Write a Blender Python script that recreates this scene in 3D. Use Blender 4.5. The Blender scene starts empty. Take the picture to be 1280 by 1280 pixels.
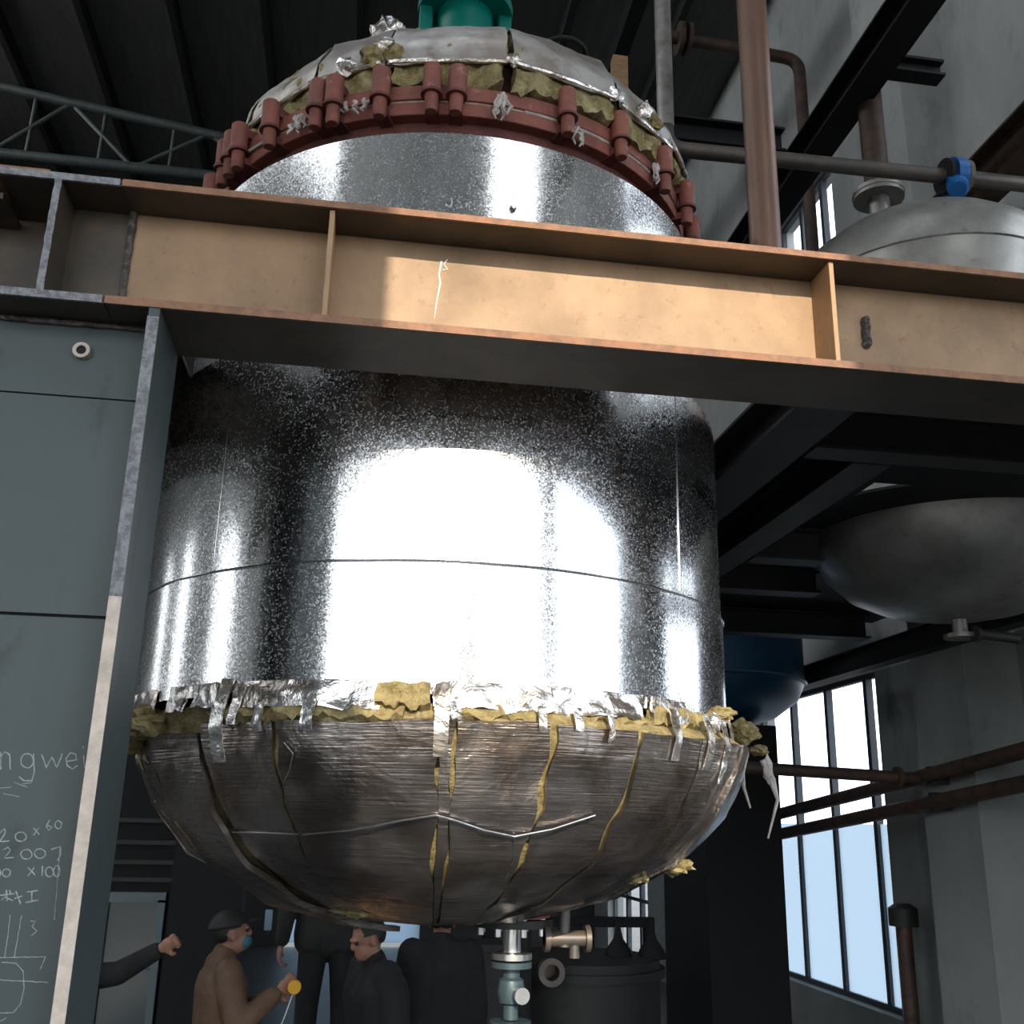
import bpy, bmesh, math, random
from math import sin, cos, pi, radians, sqrt, atan2
from mathutils import Vector as V, Matrix, noise
random.seed(7)
SC = bpy.context.scene
COL = SC.collection

# ------------------------------------------------------------------ camera
PSI, PIT, ROL, FPX = radians(8.4), radians(16.95), radians(1.2), 1280.0
EYE = V((0, 0, 2.25))
FW = V((sin(PSI) * cos(PIT), cos(PSI) * cos(PIT), sin(PIT)))
R0 = V((cos(PSI), -sin(PSI), 0)); U0 = R0.cross(FW)
RT = R0 * cos(ROL) + U0 * sin(ROL); UP = U0 * cos(ROL) - R0 * sin(ROL)
cam_d = bpy.data.cameras.new('camera'); cam = bpy.data.objects.new('camera', cam_d); COL.objects.link(cam)
cam_d.sensor_width = 36; cam_d.lens = 36; cam_d.clip_start = .05; cam_d.clip_end = 500
m = Matrix((RT, UP, -FW)).transposed().to_4x4(); m.translation = EYE
cam.matrix_world = m; SC.camera = cam

def ray(x, y): return FW + RT * ((x - 640) / FPX) - UP * ((y - 640) / FPX)
def at(x, y, ax, v):
    d = ray(x, y); i = 'XYZ'.index(ax); return EYE + d * ((v - EYE[i]) / d[i])

# ------------------------------------------------------------------ materials
def mat(name, c, rough=.6, metal=0., c2=None, scale=6., fac=(.4, .65), bump=0., bscale=40., c3=None, scale3=25., fac3=(.6, .7),
        stretch=(1, 1, 1), spec=.5, rvar=0., detail=8):
    M = bpy.data.materials.new(name); M.use_nodes = True
    nt = M.node_tree; N = nt.nodes; L = nt.links
    b = N['Principled BSDF']; b.inputs['Roughness'].default_value = rough; b.inputs['Metallic'].default_value = metal
    b.inputs['Base Color'].default_value = (*c, 1); b.inputs['Specular IOR Level'].default_value = spec
    geo = N.new('ShaderNodeNewGeometry'); mp = N.new('ShaderNodeMapping'); mp.inputs['Scale'].default_value = stretch
    L.new(geo.outputs['Position'], mp.inputs['Vector'])
    def nz(s, d=detail):
        n = N.new('ShaderNodeTexNoise'); n.inputs['Scale'].default_value = s; n.inputs['Detail'].default_value = d
        n.inputs['Roughness'].default_value = .65
        L.new(mp.outputs[0], n.inputs['Vector']); return n
    def mr(sock, lo, hi, a=0., z=1.):
        r = N.new('ShaderNodeMapRange'); r.inputs[1].default_value = lo; r.inputs[2].default_value = hi
        r.inputs[3].default_value = a; r.inputs[4].default_value = z; L.new(sock, r.inputs[0]); return r.outputs[0]
    col = None
    if c2:
        n = nz(scale); mx = N.new('ShaderNodeMix'); mx.data_type = 'RGBA'
        L.new(mr(n.outputs['Fac'], *fac), mx.inputs[0]); mx.inputs[6].default_value = (*c, 1); mx.inputs[7].default_value = (*c2, 1)
        col = mx.outputs[2]
        if rvar: L.new(mr(n.outputs['Fac'], .3, .7, max(.02, rough - rvar), min(1, rough + rvar)), b.inputs['Roughness'])
    if c3:
        n = nz(scale3); mx = N.new('ShaderNodeMix'); mx.data_type = 'RGBA'
        L.new(mr(n.outputs['Fac'], *fac3), mx.inputs[0])
        if col: L.new(col, mx.inputs[6])
        else: mx.inputs[6].default_value = (*c, 1)
        mx.inputs[7].default_value = (*c3, 1); col = mx.outputs[2]
    if col: L.new(col, b.inputs['Base Color'])
    if bump:
        n = nz(bscale); bp = N.new('ShaderNodeBump'); bp.inputs['Strength'].default_value = bump; bp.inputs['Distance'].default_value = .02
        L.new(n.outputs['Fac'], bp.inputs['Height']); L.new(bp.outputs[0], b.inputs['Normal'])
    return M

def galvanized():
    M = bpy.data.materials.new('galvanized_sheet'); M.use_nodes = True
    nt = M.node_tree; N = nt.nodes; L = nt.links; b = N['Principled BSDF']
    b.inputs['Metallic'].default_value = 1
    geo = N.new('ShaderNodeNewGeometry')
    vo = N.new('ShaderNodeTexVoronoi'); vo.inputs['Scale'].default_value = 210
    n1 = N.new('ShaderNodeTexNoise'); n1.inputs['Scale'].default_value = 3; n1.inputs['Detail'].default_value = 8
    n2 = N.new('ShaderNodeTexNoise'); n2.inputs['Scale'].default_value = 2.2; n2.inputs['Detail'].default_value = 3
    for n in (vo, n1, n2): L.new(geo.outputs['Position'], n.inputs['Vector'])
    sub = N.new('ShaderNodeVectorMath'); sub.operation = 'SUBTRACT'; L.new(vo.outputs['Color'], sub.inputs[0]); sub.inputs[1].default_value = (.5, .5, .5)
    sc = N.new('ShaderNodeVectorMath'); sc.operation = 'SCALE'; sc.inputs['Scale'].default_value = .04; L.new(sub.outputs[0], sc.inputs[0])
    sb2 = N.new('ShaderNodeVectorMath'); sb2.operation = 'SUBTRACT'; L.new(n2.outputs['Color'], sb2.inputs[0]); sb2.inputs[1].default_value = (.5, .5, .5)
    sc2 = N.new('ShaderNodeVectorMath'); sc2.operation = 'SCALE'; sc2.inputs['Scale'].default_value = .012; L.new(sb2.outputs[0], sc2.inputs[0])
    ad0 = N.new('ShaderNodeVectorMath'); ad0.operation = 'ADD'; L.new(sc.outputs[0], ad0.inputs[0]); L.new(sc2.outputs[0], ad0.inputs[1])
    ad = N.new('ShaderNodeVectorMath'); ad.operation = 'ADD'; L.new(ad0.outputs[0], ad.inputs[0]); L.new(geo.outputs['Normal'], ad.inputs[1])
    nm = N.new('ShaderNodeVectorMath'); nm.operation = 'NORMALIZE'; L.new(ad.outputs[0], nm.inputs[0]); L.new(nm.outputs[0], b.inputs['Normal'])
    r = N.new('ShaderNodeMapRange'); r.inputs[1].default_value = .3; r.inputs[2].default_value = .7; r.inputs[3].default_value = .09; r.inputs[4].default_value = .15
    sx0 = N.new('ShaderNodeSeparateColor'); L.new(vo.outputs['Color'], sx0.inputs[0])
    pw = N.new('ShaderNodeMath'); pw.operation = 'POWER'; pw.inputs[1].default_value = 2.2; L.new(sx0.outputs[1], pw.inputs[0])
    ml = N.new('ShaderNodeMath'); ml.operation = 'MULTIPLY_ADD'; L.new(pw.outputs[0], ml.inputs[0]); ml.inputs[1].default_value = .21
    L.new(n1.outputs['Fac'], r.inputs[0]); L.new(r.outputs[0], ml.inputs[2]); L.new(ml.outputs[0], b.inputs['Roughness'])
    cr = N.new('ShaderNodeMapRange'); cr.inputs[1].default_value = 0; cr.inputs[2].default_value = 1; cr.inputs[3].default_value = .60; cr.inputs[4].default_value = .78
    sx = N.new('ShaderNodeSeparateColor'); L.new(vo.outputs['Color'], sx.inputs[0]); L.new(sx.outputs[0], cr.inputs[0])
    cc = N.new('ShaderNodeCombineColor')
    for i in range(3): L.new(cr.outputs[0], cc.inputs[i])
    L.new(cc.outputs[0], b.inputs['Base Color'])
    return M

def foil(name, c, rough, wr, ribs=0.):
    M = bpy.data.materials.new(name); M.use_nodes = True
    nt = M.node_tree; N = nt.nodes; L = nt.links; b = N['Principled BSDF']
    b.inputs['Metallic'].default_value = .92; b.inputs['Roughness'].default_value = rough
    geo = N.new('ShaderNodeNewGeometry')
    n1 = N.new('ShaderNodeTexNoise'); n1.inputs['Scale'].default_value = 9; n1.inputs['Detail'].default_value = 6; n1.inputs['Distortion'].default_value = .6
    n3 = N.new('ShaderNodeTexNoise'); n3.inputs['Scale'].default_value = 5; n3.inputs['Detail'].default_value = 5
    mp = N.new('ShaderNodeMapping'); mp.inputs['Scale'].default_value = (3, 3, 70)
    n2 = N.new('ShaderNodeTexNoise'); n2.inputs['Scale'].default_value = 2; n2.inputs['Detail'].default_value = 4
    L.new(geo.outputs['Position'], n1.inputs['Vector']); L.new(geo.outputs['Position'], n3.inputs['Vector']); L.new(geo.outputs['Position'], mp.inputs[0]); L.new(mp.outputs[0], n2.inputs['Vector'])
    mx = N.new('ShaderNodeMix'); mx.data_type = 'RGBA'; mx.inputs[6].default_value = (*c, 1); mx.inputs[7].default_value = (c[0] * .55, c[1] * .5, c[2] * .45, 1)
    r = N.new('ShaderNodeMapRange'); r.inputs[1].default_value = .42; r.inputs[2].default_value = .62; L.new(n3.outputs['Fac'], r.inputs[0]); L.new(r.outputs[0], mx.inputs[0])
    L.new(mx.outputs[2], b.inputs['Base Color'])
    b1 = N.new('ShaderNodeBump'); b1.inputs['Strength'].default_value = wr; b1.inputs['Distance'].default_value = .03; L.new(n1.outputs['Fac'], b1.inputs['Height'])
    b2 = N.new('ShaderNodeBump'); b2.inputs['Strength'].default_value = ribs; b2.inputs['Distance'].default_value = .004; L.new(n2.outputs['Fac'], b2.inputs['Height'])
    L.new(b1.outputs[0], b2.inputs['Normal']); L.new(b2.outputs[0], b.inputs['Normal'])
    return M

def glass(name, tint, gloss=.06):
    M = bpy.data.materials.new(name); M.use_nodes = True
    nt = M.node_tree; N = nt.nodes; L = nt.links; N.remove(N['Principled BSDF'])
    t = N.new('ShaderNodeBsdfTransparent'); t.inputs[0].default_value = (*tint, 1)
    g = N.new('ShaderNodeBsdfGlossy'); g.inputs['Roughness'].default_value = .05
    mx = N.new('ShaderNodeMixShader'); mx.inputs[0].default_value = gloss
    L.new(t.outputs[0], mx.inputs[1]); L.new(g.outputs[0], mx.inputs[2]); L.new(mx.outputs[0], N['Material Output'].inputs[0])
    return M

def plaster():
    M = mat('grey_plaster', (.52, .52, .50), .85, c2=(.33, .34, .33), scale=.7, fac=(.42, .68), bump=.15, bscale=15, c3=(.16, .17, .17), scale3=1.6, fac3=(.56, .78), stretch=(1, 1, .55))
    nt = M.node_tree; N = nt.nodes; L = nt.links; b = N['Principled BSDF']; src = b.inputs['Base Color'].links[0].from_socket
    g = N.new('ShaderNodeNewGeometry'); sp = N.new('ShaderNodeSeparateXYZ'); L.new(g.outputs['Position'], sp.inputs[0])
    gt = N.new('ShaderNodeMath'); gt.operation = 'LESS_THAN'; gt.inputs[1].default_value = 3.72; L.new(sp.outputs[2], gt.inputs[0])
    mx = N.new('ShaderNodeMix'); mx.data_type = 'RGBA'; mx.blend_type = 'MULTIPLY'; L.new(gt.outputs[0], mx.inputs[0]); L.new(src, mx.inputs[6]); mx.inputs[7].default_value = (.55, .57, .57, 1)  # shade under the platform multiplied into the wall colour below deck height
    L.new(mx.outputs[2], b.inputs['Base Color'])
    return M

m_galv = galvanized()
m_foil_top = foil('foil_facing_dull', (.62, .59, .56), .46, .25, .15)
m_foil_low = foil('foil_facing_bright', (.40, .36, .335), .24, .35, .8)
m_foil_tape = foil('foil_tape', (.86, .84, .82), .22, .8, .0)
m_wool = mat('rock_wool', (.47, .38, .18), .95, c2=(.25, .19, .08), scale=22, fac=(.4, .62), bump=1.0, bscale=70, c3=(.60, .52, .30), scale3=12, fac3=(.55, .7))
m_red = mat('red_primer', (.27, .085, .06), .65, c2=(.18, .06, .045), scale=9, bump=.15, c3=(.42, .24, .2), scale3=16, fac3=(.6, .72))
m_redd = mat('red_primer_dark', (.16, .045, .035), .7, c2=(.08, .03, .025), scale=9, bump=.15)
m_gask = mat('white_gasket', (.55, .47, .43), .8, c2=(.3, .2, .17), scale=14)
m_beam = mat('tan_rusted_steel', (.39, .245, .135), .55, .0, c2=(.20, .13, .075), scale=2.2, fac=(.40, .74), bump=.08, bscale=60, c3=(.20, .09, .04), scale3=26, fac3=(.60, .80), stretch=(1, 1, .8), rvar=.1)
m_beamd = mat('dark_rusted_steel', (.085, .065, .045), .5, .2, c2=(.05, .042, .033), scale=4, fac=(.4, .6), bump=.08, bscale=50, c3=(.13, .06, .03), scale3=9, fac3=(.58, .74))
m_edge = mat('rusty_cut_edge', (.30, .15, .085), .7, c2=(.20, .11, .07), scale=18, fac=(.42, .6), bump=.3)
m_flame = mat('flame_cut_edge', (.30, .31, .33), .5, .4, c2=(.17, .17, .18), scale=40, fac=(.42, .6), bump=.6, bscale=60)
m_weld = mat('weld_bead', (.06, .055, .055), .5, .5, c2=(.2, .17, .15), scale=60, bump=.8)
m_col = mat('blue_grey_mill_steel', (.043, .062, .067), .5, .1, c2=(.056, .073, .072), scale=2.5, fac=(.35, .65), bump=.03, bscale=30, c3=(.026, .032, .032), scale3=7, fac3=(.58, .75), stretch=(1, 1, .5), rvar=.08)
m_colbright = mat('bare_plate_edge', (.62, .53, .45), .55, .1, c2=(.42, .36, .30), scale=14, c3=(.24, .2, .17), scale3=8, fac3=(.58, .7))
m_chalk = mat('chalk', (.42, .46, .46), .95, c2=(.28, .32, .32), scale=90)
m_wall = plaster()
m_dark = mat('dark_painted_steel', (.021, .021, .021), .6, .1, c2=(.03, .028, .026), scale=5, bump=.05)
m_black = mat('soot_black_steel', (.013, .013, .014), .7, 0, spec=.25)
m_roof = mat('dark_roof_sheet', (.11, .108, .105), .8, c2=(.14, .137, .132), scale=2, stretch=(6, .6, 1))
m_purl = mat('roof_steel', (.022, .022, .023), .7)
m_truss = mat('green_grey_paint', (.07, .083, .08), .5, c2=(.045, .055, .052), scale=8)
m_ss = mat('dull_stainless', (.40, .39, .36), .42, .55, c2=(.29, .28, .255), scale=3, fac=(.4, .6), bump=.05, bscale=10, c3=(.20, .19, .17), scale3=8, fac3=(.6, .75), rvar=.1)
m_pipe = mat('brown_oxide_pipe', (.235, .125, .08), .42, .2, c2=(.17, .10, .075), scale=5, stretch=(1, 1, .5), bump=.05)
m_pipeg = mat('grey_black_pipe', (.10, .095, .09), .45, .4, c2=(.16, .12, .095), scale=9)
m_pipes = mat('pale_grey_pipe', (.34, .32, .30), .4, .5, c2=(.2, .18, .16), scale=9)
m_rustp = mat('dark_rust_pipe', (.11, .065, .045), .6, .2, c2=(.05, .035, .03), scale=8, bump=.1)
m_teal = mat('teal_enamel', (.0, .235, .185), .35, c2=(.0, .19, .15), scale=4)
m_bluev = mat('bright_blue_enamel', (.01, .17, .52), .35, c2=(.01, .12, .4), scale=9)
m_bluet = mat('navy_blue_tank', (.012, .075, .15), .45, c2=(.01, .055, .12), scale=3)
m_steelb = mat('bright_machined_steel', (.60, .60, .58), .28, .95, c2=(.45, .44, .42), scale=12)
m_bluegr = mat('blue_grey_pipe_paint', (.055, .085, .10), .4, .3)
m_white = mat('white_plastic', (.75, .75, .72), .5)
m_rag = mat('white_rag', (.55, .5, .47), .9, c2=(.35, .3, .28), scale=30, bump=.4)
m_wire = mat('bright_wire', (.75, .76, .78), .25, 1)
m_conc = mat('grey_concrete_floor', (.055, .062, .072), .42, c2=(.038, .043, .05), scale=1.2, bump=.05, bscale=12)
m_yard = mat('grey_yard', (.11, .105, .10), .9, c2=(.08, .08, .075), scale=.3)
m_frame = mat('window_frame_paint', (.045, .055, .065), .5)
m_bframe = mat('blue_grey_frame_paint', (.10, .15, .17), .45)
m_bpane = mat('dull_blue_glass', (.03, .055, .065), .15)
m_timber = mat('bare_timber', (.42, .25, .13), .8, c2=(.3, .17, .09), scale=8, stretch=(1, 1, 4))
m_pale = mat('pale_board', (.42, .43, .43), .7, c2=(.33, .34, .34), scale=3)
m_brick = mat('dull_red_brick', (.16, .07, .05), .8, c2=(.10, .05, .04), scale=9)
m_glass = glass('clear_glass', (.95, .97, 1.0))
def filmed(name, c):
    M = mat(name, c, .4); nt = M.node_tree; N = nt.nodes; L = nt.links
    t = N.new('ShaderNodeBsdfTranslucent'); t.inputs[0].default_value = (*c, 1); mx = N.new('ShaderNodeMixShader'); mx.inputs[0].default_value = .85
    L.new(N['Principled BSDF'].outputs[0], mx.inputs[1]); L.new(t.outputs[0], mx.inputs[2]); L.new(mx.outputs[0], N['Material Output'].inputs[0]); return M
m_glassb = filmed('film_covered_glass', (.62, .70, .77))
m_glassd = filmed('dim_blue_glass', (.42, .50, .58))
m_skin = mat('skin', (.42, .22, .15), .55, c2=(.36, .17, .12), scale=14)
m_hair = mat('black_hair', (.012, .011, .010), .6)
m_coat = mat('brown_jacket', (.165, .095, .055), .65, c2=(.115, .065, .04), scale=9, fac=(.35, .65), bump=.4, bscale=16)
m_blk = mat('black_cloth', (.018, .018, .019), .85, c2=(.012, .012, .013), scale=9, bump=.4, bscale=14)
m_grey = mat('charcoal_cloth', (.030, .029, .028), .85, c2=(.02, .02, .02), scale=9, bump=.4, bscale=14)
m_navy = mat('navy_cloth', (.018, .021, .027), .85, c2=(.012, .014, .018), scale=9, bump=.4, bscale=14)
m_mask = mat('blue_face_mask', (.07, .19, .25), .8)
m_eye = mat('dark_eye', (.01, .01, .01), .2)
m_yel = mat('yellow_plastic', (.85, .45, .03), .4)
m_cloth = mat('pale_blue_cloth', (.22, .33, .42), .8)

# ------------------------------------------------------------------ mesh helpers
def box(bm, lo, hi):
    vs = [bm.verts.new((x, y, z)) for z in (lo[2], hi[2]) for y in (lo[1], hi[1]) for x in (lo[0], hi[0])]
    for f in ((0, 2, 3, 1), (4, 5, 7, 6), (0, 1, 5, 4), (2, 6, 7, 3), (0, 4, 6, 2), (1, 3, 7, 5)): bm.faces.new([vs[i] for i in f])
    return vs
def frame_of(d):
    d = d.normalized(); a = V((0, 0, 1)) if abs(d.z) < .9 else V((1, 0, 0))
    u = d.cross(a).normalized(); return u, d.cross(u).normalized()
def tube(bm, pts, rad, seg=14, cap=True):
    pts = [V(p) for p in pts]; n = len(pts)
    rs = rad if isinstance(rad, (list, tuple)) else [rad] * n
    u = None; rings = []
    for i, p in enumerate(pts):
        d = (pts[min(i + 1, n - 1)] - pts[max(i - 1, 0)]).normalized()
        if u is None: u, w = frame_of(d)
        else:
            u = (u - d * u.dot(d)).normalized(); w = d.cross(u)
        rings.append([bm.verts.new(p + (u * cos(2 * pi * k / seg) + w * sin(2 * pi * k / seg)) * rs[i]) for k in range(seg)])
    for a, b in zip(rings, rings[1:]):
        for k in range(seg): bm.faces.new((a[k], a[(k + 1) % seg], b[(k + 1) % seg], b[k]))
    if cap: bm.faces.new(rings[0][::-1]); bm.faces.new(rings[-1])
def cyl(bm, p0, p1, r, seg=20, r2=None): tube(bm, [p0, p1], [r, r if r2 is None else r2], seg)
def lathe(bm, prof, c=(0, 0), seg=64, close=False, mtx=None):
    """prof = list of (r, z); revolved about a vertical axis at c"""
    rings = []
    for r, z in prof:
        if r < 1e-5: rings.append([bm.verts.new((c[0], c[1], z))])
        else: rings.append([bm.verts.new((c[0] + r * cos(2 * pi * k / seg), c[1] + r * sin(2 * pi * k / seg), z)) for k in range(seg)])
    pr = list(zip(rings, rings[1:])) + ([(rings[-1], rings[0])] if close else [])
    for a, b in pr:
        for k in range(seg):
            j = (k + 1) % seg
            if len(a) == 1 and len(b) == 1: continue
            if len(a) == 1: bm.faces.new((a[0], b[j], b[k]))
            elif len(b) == 1: bm.faces.new((a[k], a[j], b[0]))
            else: bm.faces.new((a[k], a[j], b[j], b[k]))
def ringsolid(bm, r0, r1, z0, z1, c, seg=96): lathe(bm, [(r0, z0), (r1, z0), (r1, z1), (r0, z1)], c, seg, close=True)
def axial(bm, p0, p1, prof, seg=24):
    """prof = list of (t along p0->p1 in metres, r)"""
    p0 = V(p0); d = (V(p1) - p0).normalized(); u, w = frame_of(d); rings = []
    for t, r in prof: rings.append([bm.verts.new(p0 + d * t + (u * cos(2 * pi * k / seg) + w * sin(2 * pi * k / seg)) * r) for k in range(seg)])
    for a, b in zip(rings, rings[1:]):
        for k in range(seg): bm.faces.new((a[k], a[(k + 1) % seg], b[(k + 1) % seg], b[k]))
    bm.faces.new(rings[0][::-1]); bm.faces.new(rings[-1])
def ibeam(bm, axis, lo, hi, tf, tw):
    """I section filling the box lo-hi, running along axis ('X' or 'Y'); flanges horizontal"""
    a = 'XYZ'.index(axis); o = 1 - a
    box(bm, lo, (hi[0], hi[1], lo[2] + tf)); box(bm, (lo[0], lo[1], hi[2] - tf), hi)
    l = list(lo); h = list(hi); mid = (lo[o] + hi[o]) / 2
    l[o] = mid - tw / 2; h[o] = mid + tw / 2; l[2] += tf; h[2] -= tf; box(bm, l, h)
def newbm(): return bmesh.new()
def obj(name, bm, mt, parent=None, smooth=False, bevel=0., kind=None):
    bmesh.ops.recalc_face_normals(bm, faces=bm.faces)
    xs = [v.co for v in bm.verts]
    lo = V((min(p.x for p in xs), min(p.y for p in xs), min(p.z for p in xs))); hi = V((max(p.x for p in xs), max(p.y for p in xs), max(p.z for p in xs)))
    o_ = V(((lo.x + hi.x) / 2, (lo.y + hi.y) / 2, lo.z))
    for v in bm.verts: v.co -= o_
    me = bpy.data.meshes.new(name); bm.to_mesh(me); bm.free()
    if smooth:
        for p in me.polygons: p.use_smooth = True
        try: me.set_sharp_from_angle(angle=radians(smooth if smooth is not True else 40))
        except Exception: pass
    me.materials.append(mt)
    o = bpy.data.objects.new(name, me); COL.objects.link(o); o.location = o_
    if parent is not None:
        o.parent = parent; q = parent; off = V(parent.location)
        while q.parent is not None: q = q.parent; off += V(q.location)
        o.location = o_ - off
    if bevel:
        b = o.modifiers.new('bevel', 'BEVEL'); b.width = bevel; b.segments = 2; b.limit_method = 'ANGLE'
    if kind: o['kind'] = kind
    return o
def tag(o, label, cat, group=None):
    o['label'] = label; o['category'] = cat
    if group: o['group'] = group
    return o
def thing(name, label, cat, loc, group=None):
    o = bpy.data.objects.new(name, None); COL.objects.link(o); o.location = loc; o.empty_display_size = .1
    return tag(o, label, cat, group)
def struct(name, bm, mt, parent=None, **k):
    o = obj(name, bm, mt, parent, **k); o['kind'] = 'structure'; return o
def onebox(lo, hi):
    b = newbm(); box(b, lo, hi); return b
def arc_pts(p0, p1, p2, r, n=8):
    """polyline p0-p1-p2 with the corner at p1 rounded to radius r"""
    p0, p1, p2 = V(p0), V(p1), V(p2); a = (p0 - p1).normalized() * r; b = (p2 - p1).normalized() * r
    return [p0] + [p1 + a * (1 - t) ** 2 + b * t ** 2 for t in [i / n for i in range(n + 1)]] + [p2]

# ------------------------------------------------------------------ the hall
XL, XR, YF, YB = -9.0, 4.9, -3.0, 21.0
def roofz(x): return 12.9 + (XR - x) * .134
struct('ground', onebox((-90, -90, -.3), (90, 90, -.02)), m_yard)
struct('floor', onebox((XL, YF, -.02), (XR, YB, 0)), m_conc)
b = newbm()
SKY = (-4.5, 3.5, .2, 2.4)
for lo, hi in (((XL - .3, YF - .3), (SKY[0], YB + .3)), ((SKY[1], YF - .3), (XR + .3, YB + .3)), ((SKY[0], YF - .3), (SKY[1], SKY[2])), ((SKY[0], SKY[3]), (SKY[1], YB + .3))):
    for v in box(b, (lo[0], lo[1], 0), (hi[0], hi[1], .12)): v.co.z += roofz(v.co.x)
struct('ceiling', b, m_roof)
b = newbm()
for v in box(b, (SKY[0], SKY[2], .05), (SKY[1], SKY[3], .06)): v.co.z += roofz(v.co.x)
sk = struct('window_7', b, m_glass)  # skylight added out of view to brighten the foil lid and upper wall
for k in range(1, 5):
    b = newbm(); x = SKY[0] + 1.5 * k
    for v in box(b, (x - .03, SKY[2], .0), (x + .03, SKY[3], .12)): v.co.z += roofz(x)
    obj('glazing_bar', b, m_frame, sk)
# right wall, with window openings (y0, y1, z0, z1)
RW = [(9.2, 12.35, .68, 3.75), (9.25, 10.9, 8.2, 9.6), (3.4, 5.2, 1.6, 4.2), (17.2, 19.9, .1, 2.6), (2.8, 5.2, 5.9, 8.7), (-2.5, 1.5, .9, 6.2)]
def wall_with_holes(axis, pos, th, u0, u1, z0, ztop, holes):
    """wall plate in plane axis=pos, spanning u0..u1; ztop may be a function of u; holes cut by slicing to strips"""
    b = newbm(); cuts = sorted({u0, u1, *[h[0] for h in holes], *[h[1] for h in holes]})
    for a, c in zip(cuts, cuts[1:]):
        hs = sorted([h for h in holes if h[0] <= a + 1e-6 and h[1] >= c - 1e-6], key=lambda h: h[2])
        z = z0
        for h in hs + [None]:
            top = h[2] if h else None
            if top is None or top > z + 1e-4:
                if axis == 'X': vs = box(b, (min(pos, pos + th), a, z), (max(pos, pos + th), c, top if top is not None else 1000))
                else: vs = box(b, (a, min(pos, pos + th), z), (c, max(pos, pos + th), top if top is not None else 1000))
                for v in vs:
                    if v.co.z > 999: v.co.z = ztop(v.co.x)
            if h: z = h[3]
    return b
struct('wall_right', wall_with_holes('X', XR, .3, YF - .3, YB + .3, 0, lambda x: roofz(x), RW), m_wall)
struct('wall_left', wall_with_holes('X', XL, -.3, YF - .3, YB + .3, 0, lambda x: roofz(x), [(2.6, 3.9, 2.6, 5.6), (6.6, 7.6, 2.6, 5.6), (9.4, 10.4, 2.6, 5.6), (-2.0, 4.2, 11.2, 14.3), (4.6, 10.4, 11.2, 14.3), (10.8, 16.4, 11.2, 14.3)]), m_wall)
GATE = (-1.1, 1.5, 0, 3.0)
struct('wall_back', wall_with_holes('Y', YB, .3, XL, XR, 0, lambda x: roofz(x), [GATE]), m_dark)
DOOR = (-7.0, 4.75, 0, 6.35)
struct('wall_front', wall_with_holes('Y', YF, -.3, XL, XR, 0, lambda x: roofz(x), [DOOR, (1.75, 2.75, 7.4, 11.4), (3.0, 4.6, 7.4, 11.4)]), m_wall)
# tall unseen blocks added in the yard to narrow the sun to a patch
for i, (x0, x1) in enumerate(((-2.5, .02), (1.47, 5.3))):
    b = newbm(); box(b, (x0, -27.2, -.02), (x1, -26, 23.0)); box(b, (x0 - .08, -27.25, -.02), (x1 + .08, -25.95, 1.0)); box(b, (x0 - .1, -27.3, 23.0), (x1 + .1, -25.9, 23.4))
    struct('trim_%d' % (i + 3), b, m_yard)
d = struct('door_1', onebox((.17, YB + .1, 0), (.23, YB + .16, 3.0)), m_frame)
for x0, x1 in ((-1.1, .17), (.23, 1.5)): obj('pane', onebox((x0, YB + .12, .05), (x1, YB + .14, 3.0)), m_glassd, d)  # tinted panes added in the gate to dim the daylight behind it
# pilasters on the right wall
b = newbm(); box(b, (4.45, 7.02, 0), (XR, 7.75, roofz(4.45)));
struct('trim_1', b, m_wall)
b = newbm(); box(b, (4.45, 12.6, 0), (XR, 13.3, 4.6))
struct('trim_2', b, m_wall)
# windows of the right wall
def window(n, y0, y1, z0, z1, mull, trans=(), x=XR + .12, split=None, bars=.035):
    b = newbm(); t = .05
    box(b, (x, y0, z0), (x + .06, y1, z0 + t)); box(b, (x, y0, z1 - t), (x + .06, y1, z1))
    box(b, (x, y0, z0 + t), (x + .06, y0 + t, z1 - t)); box(b, (x, y1 - t, z0 + t), (x + .06, y1, z1 - t))
    w = struct('window_%d' % n, b, m_frame)
    for y in mull: obj('mullion', onebox((x - .005, y - bars, z0 + t), (x + .065, y + bars, z1 - t)), m_frame, w)
    for z in trans: obj('transom', onebox((x + .002, y0 + t, z - .03), (x + .058, y1 - t, z + .03)), m_frame, w)
    ys = [y0] + list(mull) + [y1]
    for a, c in zip(ys, ys[1:]):
        if split:
            obj('pane', onebox((x + .028, a + bars, z0 + t), (x + .032, c - bars, split)), m_glassb, w)
            obj('pane', onebox((x + .028, a + bars, split), (x + .032, c - bars, z1 - t)), m_glass, w)
        else: obj('pane', onebox((x + .028, a + bars, z0 + t), (x + .032, c - bars, z1 - t)), m_glass, w)
    return w
window(1, 9.2, 12.35, .68, 3.75, (9.64, 10.53, 11.43), (), split=2.32)
window(2, 9.25, 10.9, 8.2, 9.6, (9.75, 10.3))
window(3, 3.4, 5.2, 1.6, 4.2, (4.0, 4.6))
window(4, 17.2, 19.9, .1, 2.6, (18.05, 18.95), (1.05,), bars=.06)
window(5, 2.8, 5.2, 5.9, 8.7, (4.0,))
window(6, -2.5, 1.5, .9, 6.2, (-.5,), (3.4,))
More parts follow.
